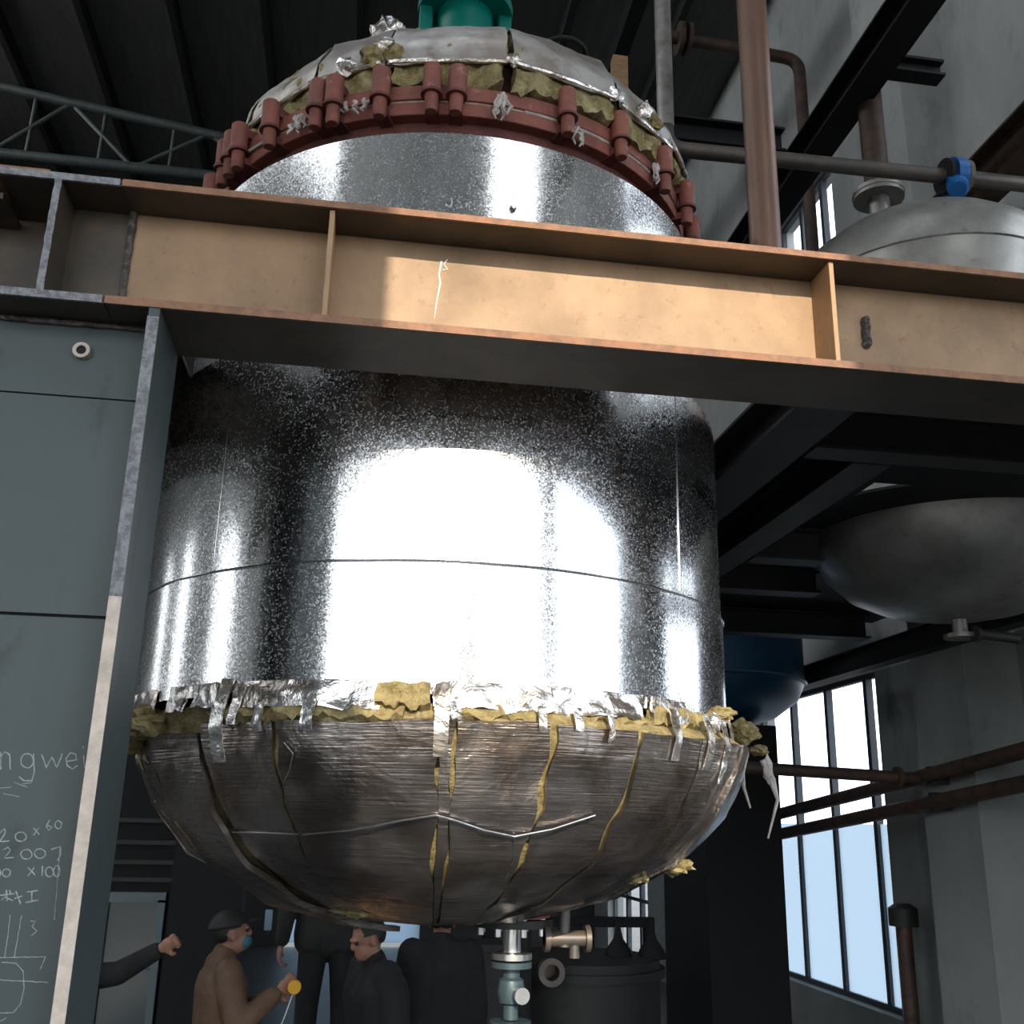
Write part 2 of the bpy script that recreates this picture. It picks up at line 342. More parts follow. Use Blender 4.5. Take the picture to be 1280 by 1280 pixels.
# roof purlins and truss
for i, x in enumerate((-7.7, -6.25, -4.8, -3.35, -1.95, -.55, .9, 2.35, 3.8)):
    b = newbm(); z = roofz(x); box(b, (x - .05, YF, z - .30), (x + .05, YB, z + .0))
    tag(obj('roof_purlin', b, m_purl), 'dark purlin running under the sheeted roof', 'roof beam', 'roof purlins')
YT = 13.6
t = thing('roof_truss', 'green-grey tubular roof truss behind the vessel at upper left', 'truss', (-2, YT, 11))
def zt(x): return 12.45 + (-5.7 - x) * .134
def zb(x): return 11.33 + (x + 5.5) * 0
b = newbm(); cyl(b, (XL, YT, zt(XL)), (XR, YT, zt(XR)), .075); obj('top_chord', b, m_truss, t, True)
b = newbm(); cyl(b, (XL, YT, 11.33), (XR, YT, 11.33), .085); obj('bottom_chord', b, m_truss, t, True)
xs = [XL + .3 + k * 1.0 for k in range(14)]
for k, x in enumerate(xs[:-1]):
    b = newbm()
    if k % 2 == 0: cyl(b, (x, YT, zt(x)), (x + 1.0, YT, 11.33), .035, 10)
    else: cyl(b, (x, YT, 11.33), (x + 1.0, YT, zt(x + 1.0)), .035, 10)
    obj('web_strut', b, m_truss, t, True)
    b = newbm(); cyl(b, (x + .5, YT, zt(x + .5)), (x + .5, YT, 11.33), .03, 10); obj('web_strut', b, m_truss, t, True)

# ------------------------------------------------------------------ main beam, stub, column
YB0, YW, YB1, ZB0, ZB1 = 2.72, 2.88, 3.04, 3.625, 4.025
t = thing('steel_beam', 'long rust-tan I-beam crossing in front of the shiny vessel', 'beam', (2, YW, ZB0))
bx0, bx1 = -.765, 5.2 - .3
obj('web', onebox((bx0, YW - .008, ZB0 + .022), (bx1, YW + .008, ZB1 - .02)), m_beam, t)
obj('top_flange', onebox((bx0, YB0 + .006, ZB1 - .02), (bx1, YB1, ZB1)), m_beamd, t)
obj('bottom_flange', onebox((bx0, YB0 + .006, ZB0), (bx1, YB1, ZB0 + .022)), m_beamd, t)
def wob_edge(x0, x1, z0, z1, y, d, n):
    b = newbm(); rows = []
    for i in range(n + 1):
        x = x0 + (x1 - x0) * i / n; q = .003 * noise.noise((x * 9, z0 * 3, 0)); rows.append([b.verts.new(c) for c in ((x, y + q, z0 + q * .5), (x, y + d, z0), (x, y + d, z1), (x, y + q, z1 + q * .4))])
    for a, c in zip(rows, rows[1:]):
        for k in range(4): b.faces.new((a[k], a[(k + 1) % 4], c[(k + 1) % 4], c[k]))
    b.faces.new(rows[0]); b.faces.new(rows[-1][::-1]); return b
obj('flange_edge', wob_edge(bx0, bx1, ZB1 - .021, ZB1 + .001, YB0, .008, 240), m_edge, t)
obj('flange_edge', wob_edge(bx0, bx1, ZB0 - .001, ZB0 + .023, YB0, .008, 240), m_edge, t)
for x in (-.16, 1.425):
    obj('stiffener', onebox((x - .008, YB0 + .016, ZB0 + .022), (x + .008, YW - .008, ZB1 - .02)), m_beam, t, bevel=.002)
    obj('stiffener', onebox((x - .008, YW + .008, ZB0 + .022), (x + .008, YB1 - .01, ZB1 - .02)), m_beam, t)
b = newbm(); tube(b, [(bx0 + .006, YW - .012, ZB0 + .03 + k * .0175) for k in range(21)], [.010 + .004 * random.random() for _ in range(21)], 8); obj('weld_bead', b, m_weld, t, True)
b = newbm()
for k in range(9):
    z = 3.79 + k * .011; tube(b, [(1.60 + .004 * random.uniform(-1, 1), YW - .008, z), (1.60, YW - .026, z + .004)], [.017, .009], 8)
obj('weld_scar', b, m_weld, t, True)
b = newbm(); tube(b, [(.182, YW - .009, 3.945), (.176, YW - .009, 3.90), (.181, YW - .009, 3.87), (.172, YW - .009, 3.80), (.168, YW - .009, 3.745)], [.004, .0025, .0035, .002, .001], 8); obj('paint_drip', b, m_white, t, True)
b = newbm(); tube(b, [(.20, YW - .009, 3.955), (.19, YW - .009, 3.938), (.202, YW - .009, 3.92), (.186, YW - .009, 3.915)], .0022, 8); obj('paint_drip', b, m_white, t, True)
# cut end of the crossing beam at the left
t = thing('cross_beam', 'short dark I-beam stub with flame-cut end, left of the long tan beam', 'beam', (-.93, YW, ZB0))
sx0, sx1 = -1.11, -.768
obj('top_flange', onebox((sx0, YB0 + .008, ZB1 - .02), (sx1, 4.4, ZB1)), m_beamd, t)
obj('bottom_flange', onebox((sx0, YB0 + .008, ZB0), (sx1, 4.4, ZB0 + .022)), m_beamd, t)
obj('web', onebox((-.948, YB0 + .008, ZB0 + .022), (-.934, 4.4, ZB1 - .02)), m_beamd, t)
obj('back_plate', onebox((-.934, YW - .004, ZB0 + .022), (sx1, YW + .006, ZB1 - .02)), m_beamd, t)
obj('cut_edge', wob_edge(sx0, sx1 - .004, ZB1 - .021, ZB1 + .001, YB0, .009, 40), m_flame, t)
obj('cut_edge', wob_edge(sx0, sx1 - .004, ZB0 - .001, ZB0 + .023, YB0, .009, 40), m_flame, t)
b = newbm()
rows = []
for i in range(41):
    z = ZB0 + .022 + (ZB1 - .042 - ZB0) * i / 40; q = .003 * noise.noise((z * 30, 1, 0)); rows.append([b.verts.new(c) for c in ((-.951 + q, YB0, z), (-.931 + q, YB0, z), (-.934, YB0 + .009, z), (-.948, YB0 + .009, z))])
for a, c in zip(rows, rows[1:]):
    for k in range(4): b.faces.new((a[k], a[(k + 1) % 4], c[(k + 1) % 4], c[k]))
b.faces.new(rows[0]); b.faces.new(rows[-1][::-1])
obj('cut_edge', b, m_flame, t)
t = thing('edge_beam', 'brown steel beam left of the flame-cut stub', 'beam', (-1.5, 3.0, ZB0))
obj('web', onebox((-2.6, 2.97, ZB0 + .022), (-.95, 2.985, ZB1 - .02)), m_beamd, t)
obj('bottom_flange', onebox((-2.6, 2.86, ZB0), (-1.112, 3.1, ZB0 + .022)), m_beamd, t)
obj('top_flange', onebox((-2.6, 2.80, ZB1 - .055), (-1.112, 3.1, ZB1 - .035)), m_beamd, t)
tag(obj('top_plate', onebox((-2.6, 2.74, ZB1 + .003), (-.975, 3.05, ZB1 + .02)), m_edge), 'rust-orange steel strip lying on top of the left beam end', 'plate')
# column
t = thing('steel_column', 'blue-grey steel column with chalk writing on its web', 'column', (-.96, YW, 0))
cx0, cx1 = -1.30, -.614
YC = 2.855
obj('web', onebox((cx0, YC, 0), (cx1 - .03, YC + .016, 2.755)), m_col, t)
obj('web_plate', onebox((cx0, YC - .004, 2.763), (cx1 - .03, YC + .014, 3.385)), m_col, t)
obj('web_plate', onebox((cx0, YC + .003, 3.393), (cx1 - .03, YC + .018, ZB0)), m_col, t)
b = newbm(); box(b, (cx1 - .030, YB0 + .004, 0), (cx1, YB1, ZB0)); obj('flange', b, m_col, t)
ZE = at(140, 745, 'Y', YB0).z
obj('flange_edge', onebox((cx1 - .031, YB0, ZE), (cx1 + .001, YB0 + .005, ZB0 - .03)), m_flame, t)
obj('flange_edge', onebox((cx1 - .031, YB0, 0), (cx1 + .001, YB0 + .005, ZE)), m_colbright, t)['label'] = 'bare pale front edge of the column flange'
obj('flange', onebox((cx0 - .022, YB0, 0), (cx0, YB1, ZB0)), m_col, t)
b = newbm(); tube(b, [(cx0 + .02 + k * .0118, YC - .004, ZB0 - .012 + .003 * random.random()) for k in range(54)], [.007 + .003 * random.random() for _ in range(54)], 7); obj('weld_bead', b, m_weld, t, True)
b = newbm(); p = at(103, 440, 'Y', YC); axial(b, p + V((0, .004, 0)), p + V((0, -1, 0)), [(0, .024), (.02, .024), (.02, .014), (.004, .014)], 20); o = obj('pipe_socket', b, m_colbright, t, 35)
b = newbm(); axial(b, p + V((0, .002, 0)), p + V((0, -1, 0)), [(0, .0135), (.012, .0135)], 20); obj('bore_shade', b, m_black, o)  # black disc painted in for the shade inside the socket
# chalk marks, written with the strokes seen on the web (pixel strokes laid on the plate)
def chalk(name, strokes, w=.0019):
    b = newbm()
    for st in strokes:
        P = [at(x, y, 'Y', YC) for x, y in st]; Q = []
        for a, c in zip(P, P[1:]):
            n = max(1, int((c - a).length / .006))
            for k in range(n): Q.append(a + (c - a) * (k / n) + V((random.uniform(-1, 1) * .0006, 0, random.uniform(-1, 1) * .0006)))
        Q.append(P[-1]); tube(b, Q, [w * random.uniform(.6, 1.1) for _ in Q], 6)
    return obj(name, b, m_chalk, t)
def ell(cx, cy, rx, ry, a0=0, a1=360, n=14): return [(cx + rx * cos(radians(a0 + (a1 - a0) * k / n)), cy + ry * sin(radians(a0 + (a1 - a0) * k / n))) for k in range(n + 1)]
chalk('chalk_writing', [
    [(1, 940), (1, 962)], [(1, 946), (6, 940), (12, 943), (13, 962)],
    ell(34, 951, 8, 9, -30, 330), [(42, 942), (43, 965), (40, 976), (30, 976), (24, 971)],
    [(52, 943), (58, 960), (65, 946), (71, 960), (78, 942)],
    [(83, 952), (96, 950), (95, 943), (88, 941), (83, 948), (84, 957), (91, 961), (97, 957)],
    [(105, 944), (106, 960)], [(104, 933), (105, 936)]])
chalk('chalk_writing', [
    [(0, 1041), (6, 1036), (7, 1041), (0, 1052), (12, 1051)], ell(26, 1046, 7, 6), [(42, 1035), (49, 1043)], [(49, 1034), (42, 1044)],
    [(62, 1025), (58, 1033), (61, 1038), (66, 1034), (60, 1032)], ell(73, 1031, 4, 5),
    [(5, 1062), (10, 1059), (13, 1063), (5, 1073), (17, 1072)], ell(33, 1068, 7, 6), ell(50, 1067, 7, 6), [(64, 1062), (76, 1058), (76, 1068), (72, 1076)],
    ell(8, 1091, 5, 5), [(0, 1087), (1, 1095)], [(35, 1084), (44, 1094)], [(43, 1084), (35, 1095)], [(53, 1082), (53, 1095)], ell(62, 1090, 5, 6), ell(71, 1089, 4, 7)])
chalk('chalk_writing', [
    [(0, 1119), (18, 1117)], [(8, 1112), (9, 1126)], [(2, 1125), (6, 1121), (16, 1126)], [(20, 1114), (26, 1130)], [(18, 1123), (28, 1120)],
    [(34, 1115), (48, 1113)], [(40, 1115), (40, 1127)], [(32, 1128), (48, 1125)], [(12, 1112), (14, 1118)]])
chalk('chalk_sketch', [
    [(13, 1144), (6, 1197)], [(27, 1144), (18, 1196)], [(0, 1197), (57, 1196)], [(57, 1196), (50, 1212)], [(38, 1151), (44, 1152), (40, 1158), (46, 1164), (39, 1170)],
    [(0, 1225), (60, 1228)], [(2, 1203), (20, 1204), (29, 1214), (30, 1235), (26, 1255), (16, 1266), (0, 1266)], [(0, 1277), (8, 1272)]], .0012)
chalk('chalk_smudge', [[(0, 985), (14, 984)], [(4, 992), (24, 996)], [(28, 980), (40, 978)], [(18, 978), (34, 984)], [(75, 1060), (68, 1150)]], .0010)

# ------------------------------------------------------------------ the vessel
VC = (.333, 4.4)
vz = 1.9
ves = thing('reactor_vessel', 'big shiny galvanized-clad reactor vessel hanging behind the tan beam', 'vessel', (VC[0], VC[1], vz))
def P3(r, deg, z, c=VC): return V((c[0] + r * cos(radians(deg)), c[1] + r * sin(radians(deg)), z))
b = newbm(); lathe(b, [(1.208, 3.055), (1.208, 3.84), (1.203, 3.885), (1.18, 3.90), (1.05, 3.90), (1.05, 3.055)], VC, 160, True); o = obj('middle_cladding', b, m_galv, ves, 30)
b = newbm(); lathe(b, [(1.214, 2.63), (1.214, 3.05), (1.206, 3.062), (1.05, 3.062), (1.05, 2.63)], VC, 160, True); obj('lower_cladding', b, m_galv, ves, 30)
b = newbm(); lathe(b, [(1.128, 3.88), (1.128, 4.735), (1.118, 4.745), (1.0, 4.745), (1.0, 3.88)], VC, 160, True); obj('upper_cladding', b, m_galv, ves, 30)
b = newbm()
tube(b, [P3(1.2165, k * 3, 3.052 + .004 * noise.noise((k * .3, 0, 0))) for k in range(121)], .0035, 6); obj('cladding_seam', b, m_wire, ves, True)
for dg, z0, z1 in ((-48.1, 3.07, 3.86), (-134.3, 3.10, 3.62)):
    b = newbm(); tube(b, [P3(1.209, dg, z0), P3(1.209, dg, z1)], .0035 if dg > -100 else .002, 6); obj('cladding_seam', b, m_wire, ves, True)
for dg in (-95.5, -83.4):
    b = newbm(); axial(b, P3(1.126, dg, 4.435), P3(1.3, dg, 4.435), [(0, .013), (.01, .013), (.02, .007)], 10); obj('clip', b, m_steelb, ves, True)
# flange, gasket, neck
b = newbm(); ringsolid(b, .98, 1.055, 4.74, 4.985, VC); obj('neck', b, m_redd, ves, 30)
b = newbm(); ringsolid(b, 1.0, 1.105, 4.835, 4.893, VC); obj('vessel_flange', b, m_red, ves, 30, .004)
b = newbm(); ringsolid(b, 1.0, 1.108, 4.903, 4.965, VC); obj('lid_flange', b, m_red, ves, 30, .004)
b = newbm(); ringsolid(b, 1.0, 1.098, 4.893, 4.903, VC); obj('gasket', b, m_gask, ves)
b = newbm(); lathe(b, [(1.0, 4.96), (1.03, 5.0), (1.0, 5.15), (.85, 5.35), (.5, 5.46), (0, 5.5)], VC, 64); obj('lid', b, m_redd, ves, True)
CL = [-153.5, -149.8, -146, -135, -123.2, -119.2, -109.5, -99.6, -95.0, -72.6, -59.4, -44.2, -30.8, -17, -4, 12, 30, 48, 66, 84, 102, 122, 142, 165, -167]
c0 = None
def build_clamp():
    q = bpy.data.objects.new('clamp', None); COL.objects.link(q); q.empty_display_size = .05
    x = .02
    b = newbm(); axial(b, (x, 0, .085), (x, 0, 1), [(0, .036), (.118, .036), (.124, .031)], 18); s = obj('sleeve', b, m_red, None, 30); s.parent = q
    b = newbm(); axial(b, (x, 0, .074), (x, 0, 1), [(0, .042), (.012, .042)], 18); s = obj('collar', b, m_redd, None, 30); s.parent = q
    b = newbm(); axial(b, (x, 0, .0), (x, 0, 1), [(0, .022), (.012, .027), (.08, .027)], 14); s = obj('stud', b, m_red, None, 30); s.parent = q
    for z0, z1 in ((.02, .05), (.15, .19)):
        s = obj('jaw', onebox((-.09, -.026, z0), (.0, .026, z1)), m_redd, None); s.parent = q
    return q
for i, a in enumerate(CL):
    if c0 is None: c0 = build_clamp(); q = c0
    else:
        q = c0.copy(); COL.objects.link(q)
        for ch in list(c0.children):
            k = ch.copy(); COL.objects.link(k); k.parent = q
    p = P3(1.128, a, 4.808 + .012 * noise.noise((a, 3, 1))); q.parent = ves; q.location = p - V(ves.location)
    q.rotation_euler = (random.uniform(-.05, .05), random.uniform(-.05, .03), radians(a))
# rags tied on the flange
def rag(dg, z, n, spread, drop, r=1.12):
    b = newbm()
    for k in range(n):
        a = dg + random.uniform(-spread, spread); p = P3(r + .01, a, z + random.uniform(-.01, .03)); pts = [p]
        for j in range(4): pts.append(pts[-1] + V((random.uniform(-.014, .014), random.uniform(-.01, .004), -drop / 4 * random.uniform(.5, 1.3))))
        tube(b, pts, [.007, .010, .008, .006, .004], 6)
    return obj('rag', b, m_rag, ves, True)
rag(-128.5, 4.89, 7, 1.6, .07); rag(-114.5, 4.885, 8, 3.5, .045); rag(-86, 4.91, 7, 1.0, .10); rag(-69, 4.85, 3, .8, .09); rag(-46.5, 4.91, 4, .8, .10)
b = newbm(); tube(b, [P3(1.112, -145 + k * 1.0, 4.90 - .002 * k) for k in range(8)], .008, 6); obj('rag', b, m_rag, ves, True)
for a0, a1 in ((-81, -60), (-57, -47)):
    b = newbm(); tube(b, [P3(1.103, a0 + (a1 - a0) * k / 12, 4.893 + .004 * noise.noise((k, a0, 0))) for k in range(13)], .007, 6); obj('rag', b, m_rag, ves, True)
# insulation panels (closed sectors following a profile)
def panel(prof, a0, a1, c, o0, o1, rf=lambda a: 1., flat=.5, nz=.0, nsc=6., na=10, ns=3, edge=.0, seed=0., dz=0.):
    """solid sector between profile offsets o0 (outside) and o1 (inside)"""
    P = []
    for (r, z), (r2, z2) in zip(prof, prof[1:]):
        for k in range(ns): P.append((r + (r2 - r) * k / ns, z + (z2 - z) * k / ns))
    P.append(prof[-1]); nrm = []
    for i in range(len(P)):
        p, q = P[max(i - 1, 0)], P[min(i + 1, len(P) - 1)]; d = V((q[0] - p[0], q[1] - p[1])); d.normalize(); n = V((d.y, -d.x))
        if n.x < 0 and abs(n.x) > .05 or (n.x * .0 + (n.x)) < -1e-3: n = -n
        nrm.append(n)
    # outward means away from the middle height of the profile's axis end
    zc = (prof[0][1]); sgn = 1 if prof[-1][1] > prof[0][1] else -1
    for i, n in enumerate(nrm):
        if n.x * .5 + n.y * sgn * .5 < 0: nrm[i] = -n
    b = newbm(); S = []
    half = radians(abs(a1 - a0)) / 2; mid = (a0 + a1) / 2
    for off in (o0, o1):
        g = []
        for i, (r, z) in enumerate(P):
            row = []
            for k in range(na + 1):
                u = k / na; a = a0 + (a1 - a0) * u
                e = edge * noise.noise((a * .35 + seed, z * 9, 5)) if k in (0, na) else 0
                f = cos(half) / max(.2, cos(radians(a - mid))); f = 1 + (f - 1) * flat
                rr = (r + nrm[i].x * off) * f * rf(a); zz = z + nrm[i].y * off + dz
                p = V((c[0] + rr * cos(radians(a) + e), c[1] + rr * sin(radians(a) + e), zz))
                if nz:
                    w = noise.noise(p * nsc + V((seed, 0, 0))) * nz + noise.noise(p * nsc * 3 + V((0, seed, 0))) * nz * .5
                    p += V((cos(radians(a)) * nrm[i].x, sin(radians(a)) * nrm[i].x, nrm[i].y)) * w
                    if i == 0: p.z += w * 1.2
                row.append(b.verts.new(p))
            g.append(row)
        S.append(g)
    n = len(P)
    for s in S:
        for i in range(n - 1):
            for k in range(na): b.faces.new((s[i][k], s[i][k + 1], s[i + 1][k + 1], s[i + 1][k]))
    A, B = S
    for k in range(na):
        b.faces.new((A[0][k], A[0][k + 1], B[0][k + 1], B[0][k])); b.faces.new((A[n - 1][k], A[n - 1][k + 1], B[n - 1][k + 1], B[n - 1][k]))
    for i in range(n - 1):
        b.faces.new((A[i][0], A[i + 1][0], B[i + 1][0], B[i][0])); b.faces.new((A[i][na], A[i + 1][na], B[i + 1][na], B[i][na]))
    return b
TOPP = [(1.155, 5.065), (1.135, 5.18), (1.06, 5.32), (.90, 5.42), (.66, 5.50), (.38, 5.54), (.12, 5.55)]
TOPW = [(1.150, 4.975), (1.150, 5.07), (1.13, 5.18), (1.055, 5.315), (.90, 5.41), (.66, 5.49), (.38, 5.53), (.12, 5.54)]
def rtop(a): return 1 - .055 * max(0, cos(radians(a - 195)))
TA = [-178, -150, -126, -109.5, -84.5, -60.5, -40, -18, 8, 34, 60, 86, 112, 138, 160, 182]
for i, (a0, a1) in enumerate(zip(TA, TA[1:])):
    dz = random.uniform(-.012, .012)
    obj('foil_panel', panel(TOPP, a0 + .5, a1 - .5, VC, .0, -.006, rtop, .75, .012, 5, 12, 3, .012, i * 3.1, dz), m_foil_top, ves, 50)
    obj('rock_wool', panel(TOPW, a0 + .7, a1 - .7, VC, -.010, -.085, rtop, .75, .028, 14, 26, 4, .03, i * 7.7, dz * .5 - .01 * (i % 3)), m_wool, ves, 60)
    # bright folded foil lip along the lower edge
    b = newbm(); pts = []
    for k in range(15):
        a = a0 + .8 + (a1 - a0 - 1.6) * k / 14; half = radians(a1 - a0) / 2; f = cos(half) / cos(radians(a - (a0 + a1) / 2)); f = 1 + (f - 1) * .75
        pts.append(P3(1.157 * f * rtop(a), a, 5.075 + dz + .006 * noise.noise((a * .4, 0, 2))))
    tube(b, pts, [.010 + .004 * noise.noise((k * .9, i, 0)) for k in range(15)], 7); obj('foil_lip', b, m_foil_tape, ves, True)
def crumple(name, c, size, mt, seed, sub=3, amp=.45, parent=ves, sc=2.5):
    b = newbm(); bmesh.ops.create_icosphere(b, subdivisions=sub, radius=1)
    for v in b.verts:
        n = noise.noise(v.co * sc + V((seed, 0, 0))) * amp + noise.noise(v.co * sc * 2.7 + V((0, seed, 0))) * amp * .6
        p = v.co * (1 + n); v.co = V((p.x * size[0], p.y * size[1], p.z * size[2])) + V(c)
    return obj(name, b, mt, parent, 25)
crumple('crumpled_foil', (-.035, 4.0, 5.72), (.10, .08, .14), m_foil_tape, 3.3)
crumple('crumpled_foil', (.06, 4.02, 5.66), (.08, .06, .05), m_foil_top, 8.3)
for a, z, s in ((-118, 5.10, .045), (-110, 5.16, .04), (-84, 5.09, .03), (-61, 5.10, .035), (-52, 5.12, .04)):
    crumple('crumpled_foil', P3(1.15 * rtop(a), a, z), (s, s * .6, s), m_foil_tape, a * .7, 2)
for a, z, s in ((-112, 5.12, .07), (-48, 5.11, .05), (-149, 5.03, .05), (-107.6, 5.12, .05)):
    crumple('rock_wool', P3(1.125 * rtop(a), a, z), (s, s * .7, s * .8), m_wool, a, 3, .5)
# agitator drive, manhole ring on the lid
b = newbm(); axial(b, (.345, 4.4, 5.5), (.345, 4.4, 9), [(0, .21), (.05, .21), (.05, .15), (1.2, .15)], 32); mo = obj('agitator_drive', b, m_teal, ves, 30)
for dx in (-.205, .205):
    b = newbm(); box(b, (.345 + dx - .035, 4.34, 5.55), (.345 + dx + .035, 4.46, 6.40)); obj('bracket', b, m_teal, mo, bevel=.01)
b = newbm(); axial(b, (.345, 4.4, 6.30), (.345, 4.4, 9), [(0, .25), (.06, .25)], 32); obj('drive_flange', b, m_teal, mo, 30)
b = newbm(); tube(b, [V((.75 + .105 * cos(2 * pi * k / 24), 3.80 + .105 * sin(2 * pi * k / 24), 5.62)) for k in range(25)], .012, 8); obj('manhole_ring', b, m_black, ves, True)
b = newbm(); axial(b, (.75, 3.80, 5.38), (.75, 3.80, 9), [(0, .09), (.20, .09)], 24); obj('manhole_neck', b, m_black, ves, 30)
# lower head: wool, gores, band
LC = (.365, 4.4)
def rlow(a): return 1 - .035 * max(0, cos(radians(a - 195)))
LOWP = [(1.265, 2.545), (1.238, 2.45), (1.16, 2.30), (1.0, 2.13), (.75, 2.0), (.45, 1.915), (.2, 1.885)]
def low_r(z):
    for (r, za), (r2, zb_) in zip(LOWP, LOWP[1:]):
        if zb_ <= z <= za: return r + (r2 - r) * (za - z) / (za - zb_)
    return 1.25 if z > 2.545 else 0
def hit_low(x, y):
    d = ray(x, y); d.normalize(); s = 2.5
    while s < 6:
        p = EYE + d * s; a = math.degrees(atan2(p.y - LC[1], p.x - LC[0]))
        if sqrt((p.x - LC[0]) ** 2 + (p.y - LC[1]) ** 2) < low_r(p.z) * rlow(a): return p
        s += .004
    return None
LA = [-176, -151, -134.2, -119.5, -94.8, -92.9, -78.8, -64.5, -50, -35, -12, 12, 38, 64, 90, 116, 142, 164, 184]
WL = [(r - .012, z + .004) for r, z in LOWP]
b = newbm(); W = []
for j in range(25):
    s = j / 24 * (len(WL) - 1); i = min(int(s), len(WL) - 2); f = s - i; r = WL[i][0] + (WL[i + 1][0] - WL[i][0]) * f; z = WL[i][1] + (WL[i + 1][1] - WL[i][1]) * f
    row = []
    for k in range(180):
        a = k * 2; p = P3(r * rlow(a), a, z, LC); q = noise.noise(p * 9) * .012 + noise.noise(p * 26) * .007
        row.append(b.verts.new(P3(r * rlow(a) + q, a, z - abs(q) * .3, LC)))
    W.append(row)
for j in range(24):
    for k in range(180): b.faces.new((W[j][k], W[j][(k + 1) % 180], W[j + 1][(k + 1) % 180], W[j + 1][k]))
b.faces.new(W[-1])
top = [b.verts.new(P3(1.205, k * 2, 2.60 + .012 * noise.noise((k * .4, 0, 0)), VC)) for k in range(180)]
for k in range(180): b.faces.new((W[0][k], W[0][(k + 1) % 180], top[(k + 1) % 180], top[k]))
b.faces.new(top)
obj('rock_wool', b, m_wool, ves, 60)
for i, (a0, a1) in enumerate(zip(LA, LA[1:])):
    g = .45 if a1 - a0 > 5 else .1
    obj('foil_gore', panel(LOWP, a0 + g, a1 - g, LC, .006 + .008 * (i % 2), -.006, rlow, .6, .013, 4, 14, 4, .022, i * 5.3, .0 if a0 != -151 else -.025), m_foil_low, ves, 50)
# foil band between cladding and gores, torn into lengths
BAND = [(1.235, 2.585), (1.228, 2.62), (1.217, 2.668)]
for i, (a0, a1) in enumerate(((-172, -146), (-141, -136.5), (-134, -129), (-125.5, -102.2), (-94.5, -77), (-77, -60), (-58, -49), (-20, 30), (30, 80), (80, 130), (130, 182))):
    obj('foil_band', panel(BAND, a0, a1, VC, .008, -.004, lambda a: 1., 0, .012, 12, 22, 4, .02, i * 2.2), m_foil_tape, ves, 35)
for a0, a1, z0, z1 in ((-102, -94.8, 2.585, 2.66), (-58, -38, 2.575, 2.64), (-130, -98, 2.555, 2.595), (-92, -60, 2.56, 2.60)):
    obj('rock_wool', panel([(1.243, z0), (1.222, z1)], a0, a1, VC, .004, -.03, lambda a: 1., 0, .020, 22, 40, 5, .03, a0), m_wool, ves, 60)
for a, z0, z1, w in ((-128, 2.68, 2.42, 1.2), (-120.5, 2.61, 2.51, .7), (-112.8, 2.60, 2.51, .9), (-125, 2.62, 2.53, .8), (-80, 2.60, 2.52, .6), (-74.5, 2.61, 2.53, .6), (-69.2, 2.60, 2.50, .5), (-56, 2.63, 2.46, .8), (-94, 2.66, 2.44, 1.0), (-47, 2.62, 2.44, .9), (-41, 2.62, 2.40, .8)):
    pr = []
    for k in range(6):
        z = z0 + (z1 - z0) * k / 5; pr.append((max(1.225 + (2.66 - z) * .32 if z > 2.545 else low_r(z) * 1.0, 1.22) + .022, z))
    obj('tape_strip', panel(pr, a - w, a + w, (.35, 4.4), .004, -.001, lambda a_: 1 if a_ > -100 else 1 - .3 * (1 - rlow(a_)), 0, .006, 18, 4, 2, .0, a), m_foil_tape, ves, 40)
# torn wool at the rim
for (x, y, Y, s, sd) in ((200, 905, 4.0, (.12, .08, .045), 1), (172, 925, 4.1, (.075, .07, .05), 2), (262, 893, 3.62, (.06, .06, .06), 3), (232, 900, 3.8, (.05, .06, .05), 9), (930, 915, 4.0, (.06, .06, .045), 4), (948, 938, 4.05, (.035, .05, .02), 5), (893, 893, 3.75, (.07, .06, .03), 6), (840, 1082, 3.95, (.07, .06, .035), 7), (790, 1098, 3.9, (.06, .05, .02), 8), (450, 1135, 4.0, (.10, .08, .03), 10), (800, 885, 3.5, (.09, .04, .025), 12)):
    crumple('rock_wool', at(x, y, 'Y', Y), s, m_wool, sd * 4.1, 3, .5, sc=3.2)
crumple('rock_wool', P3(1.245, -150, 2.56, LC), (.10, .10, .055), m_wool, 21.0, 3, .5, sc=3.2)
crumple('rock_wool', P3(1.255, -158, 2.53, LC), (.07, .09, .05), m_wool, 24.0, 3, .5, sc=3.2)
crumple('crumpled_foil', at(240, 868, 'Y', 3.72), (.045, .03, .035), m_black, 5, 2)
for (x, y, Y, s, sd) in ((290, 1030, 3.75, .022, 1), (545, 1035, 3.45, .02, 2), (560, 890, 3.17, .045, 3), (885, 905, 3.7, .05, 4), (860, 930, 3.6, .05, 5), (520, 1125, 3.9, .03, 6), (585, 1130, 3.9, .025, 7), (330, 1105, 4.2, .025, 8)):
    crumple('crumpled_foil', at(x, y, 'Y', Y), (s, s * .5, s), m_foil_tape, sd * 2.3, 2)
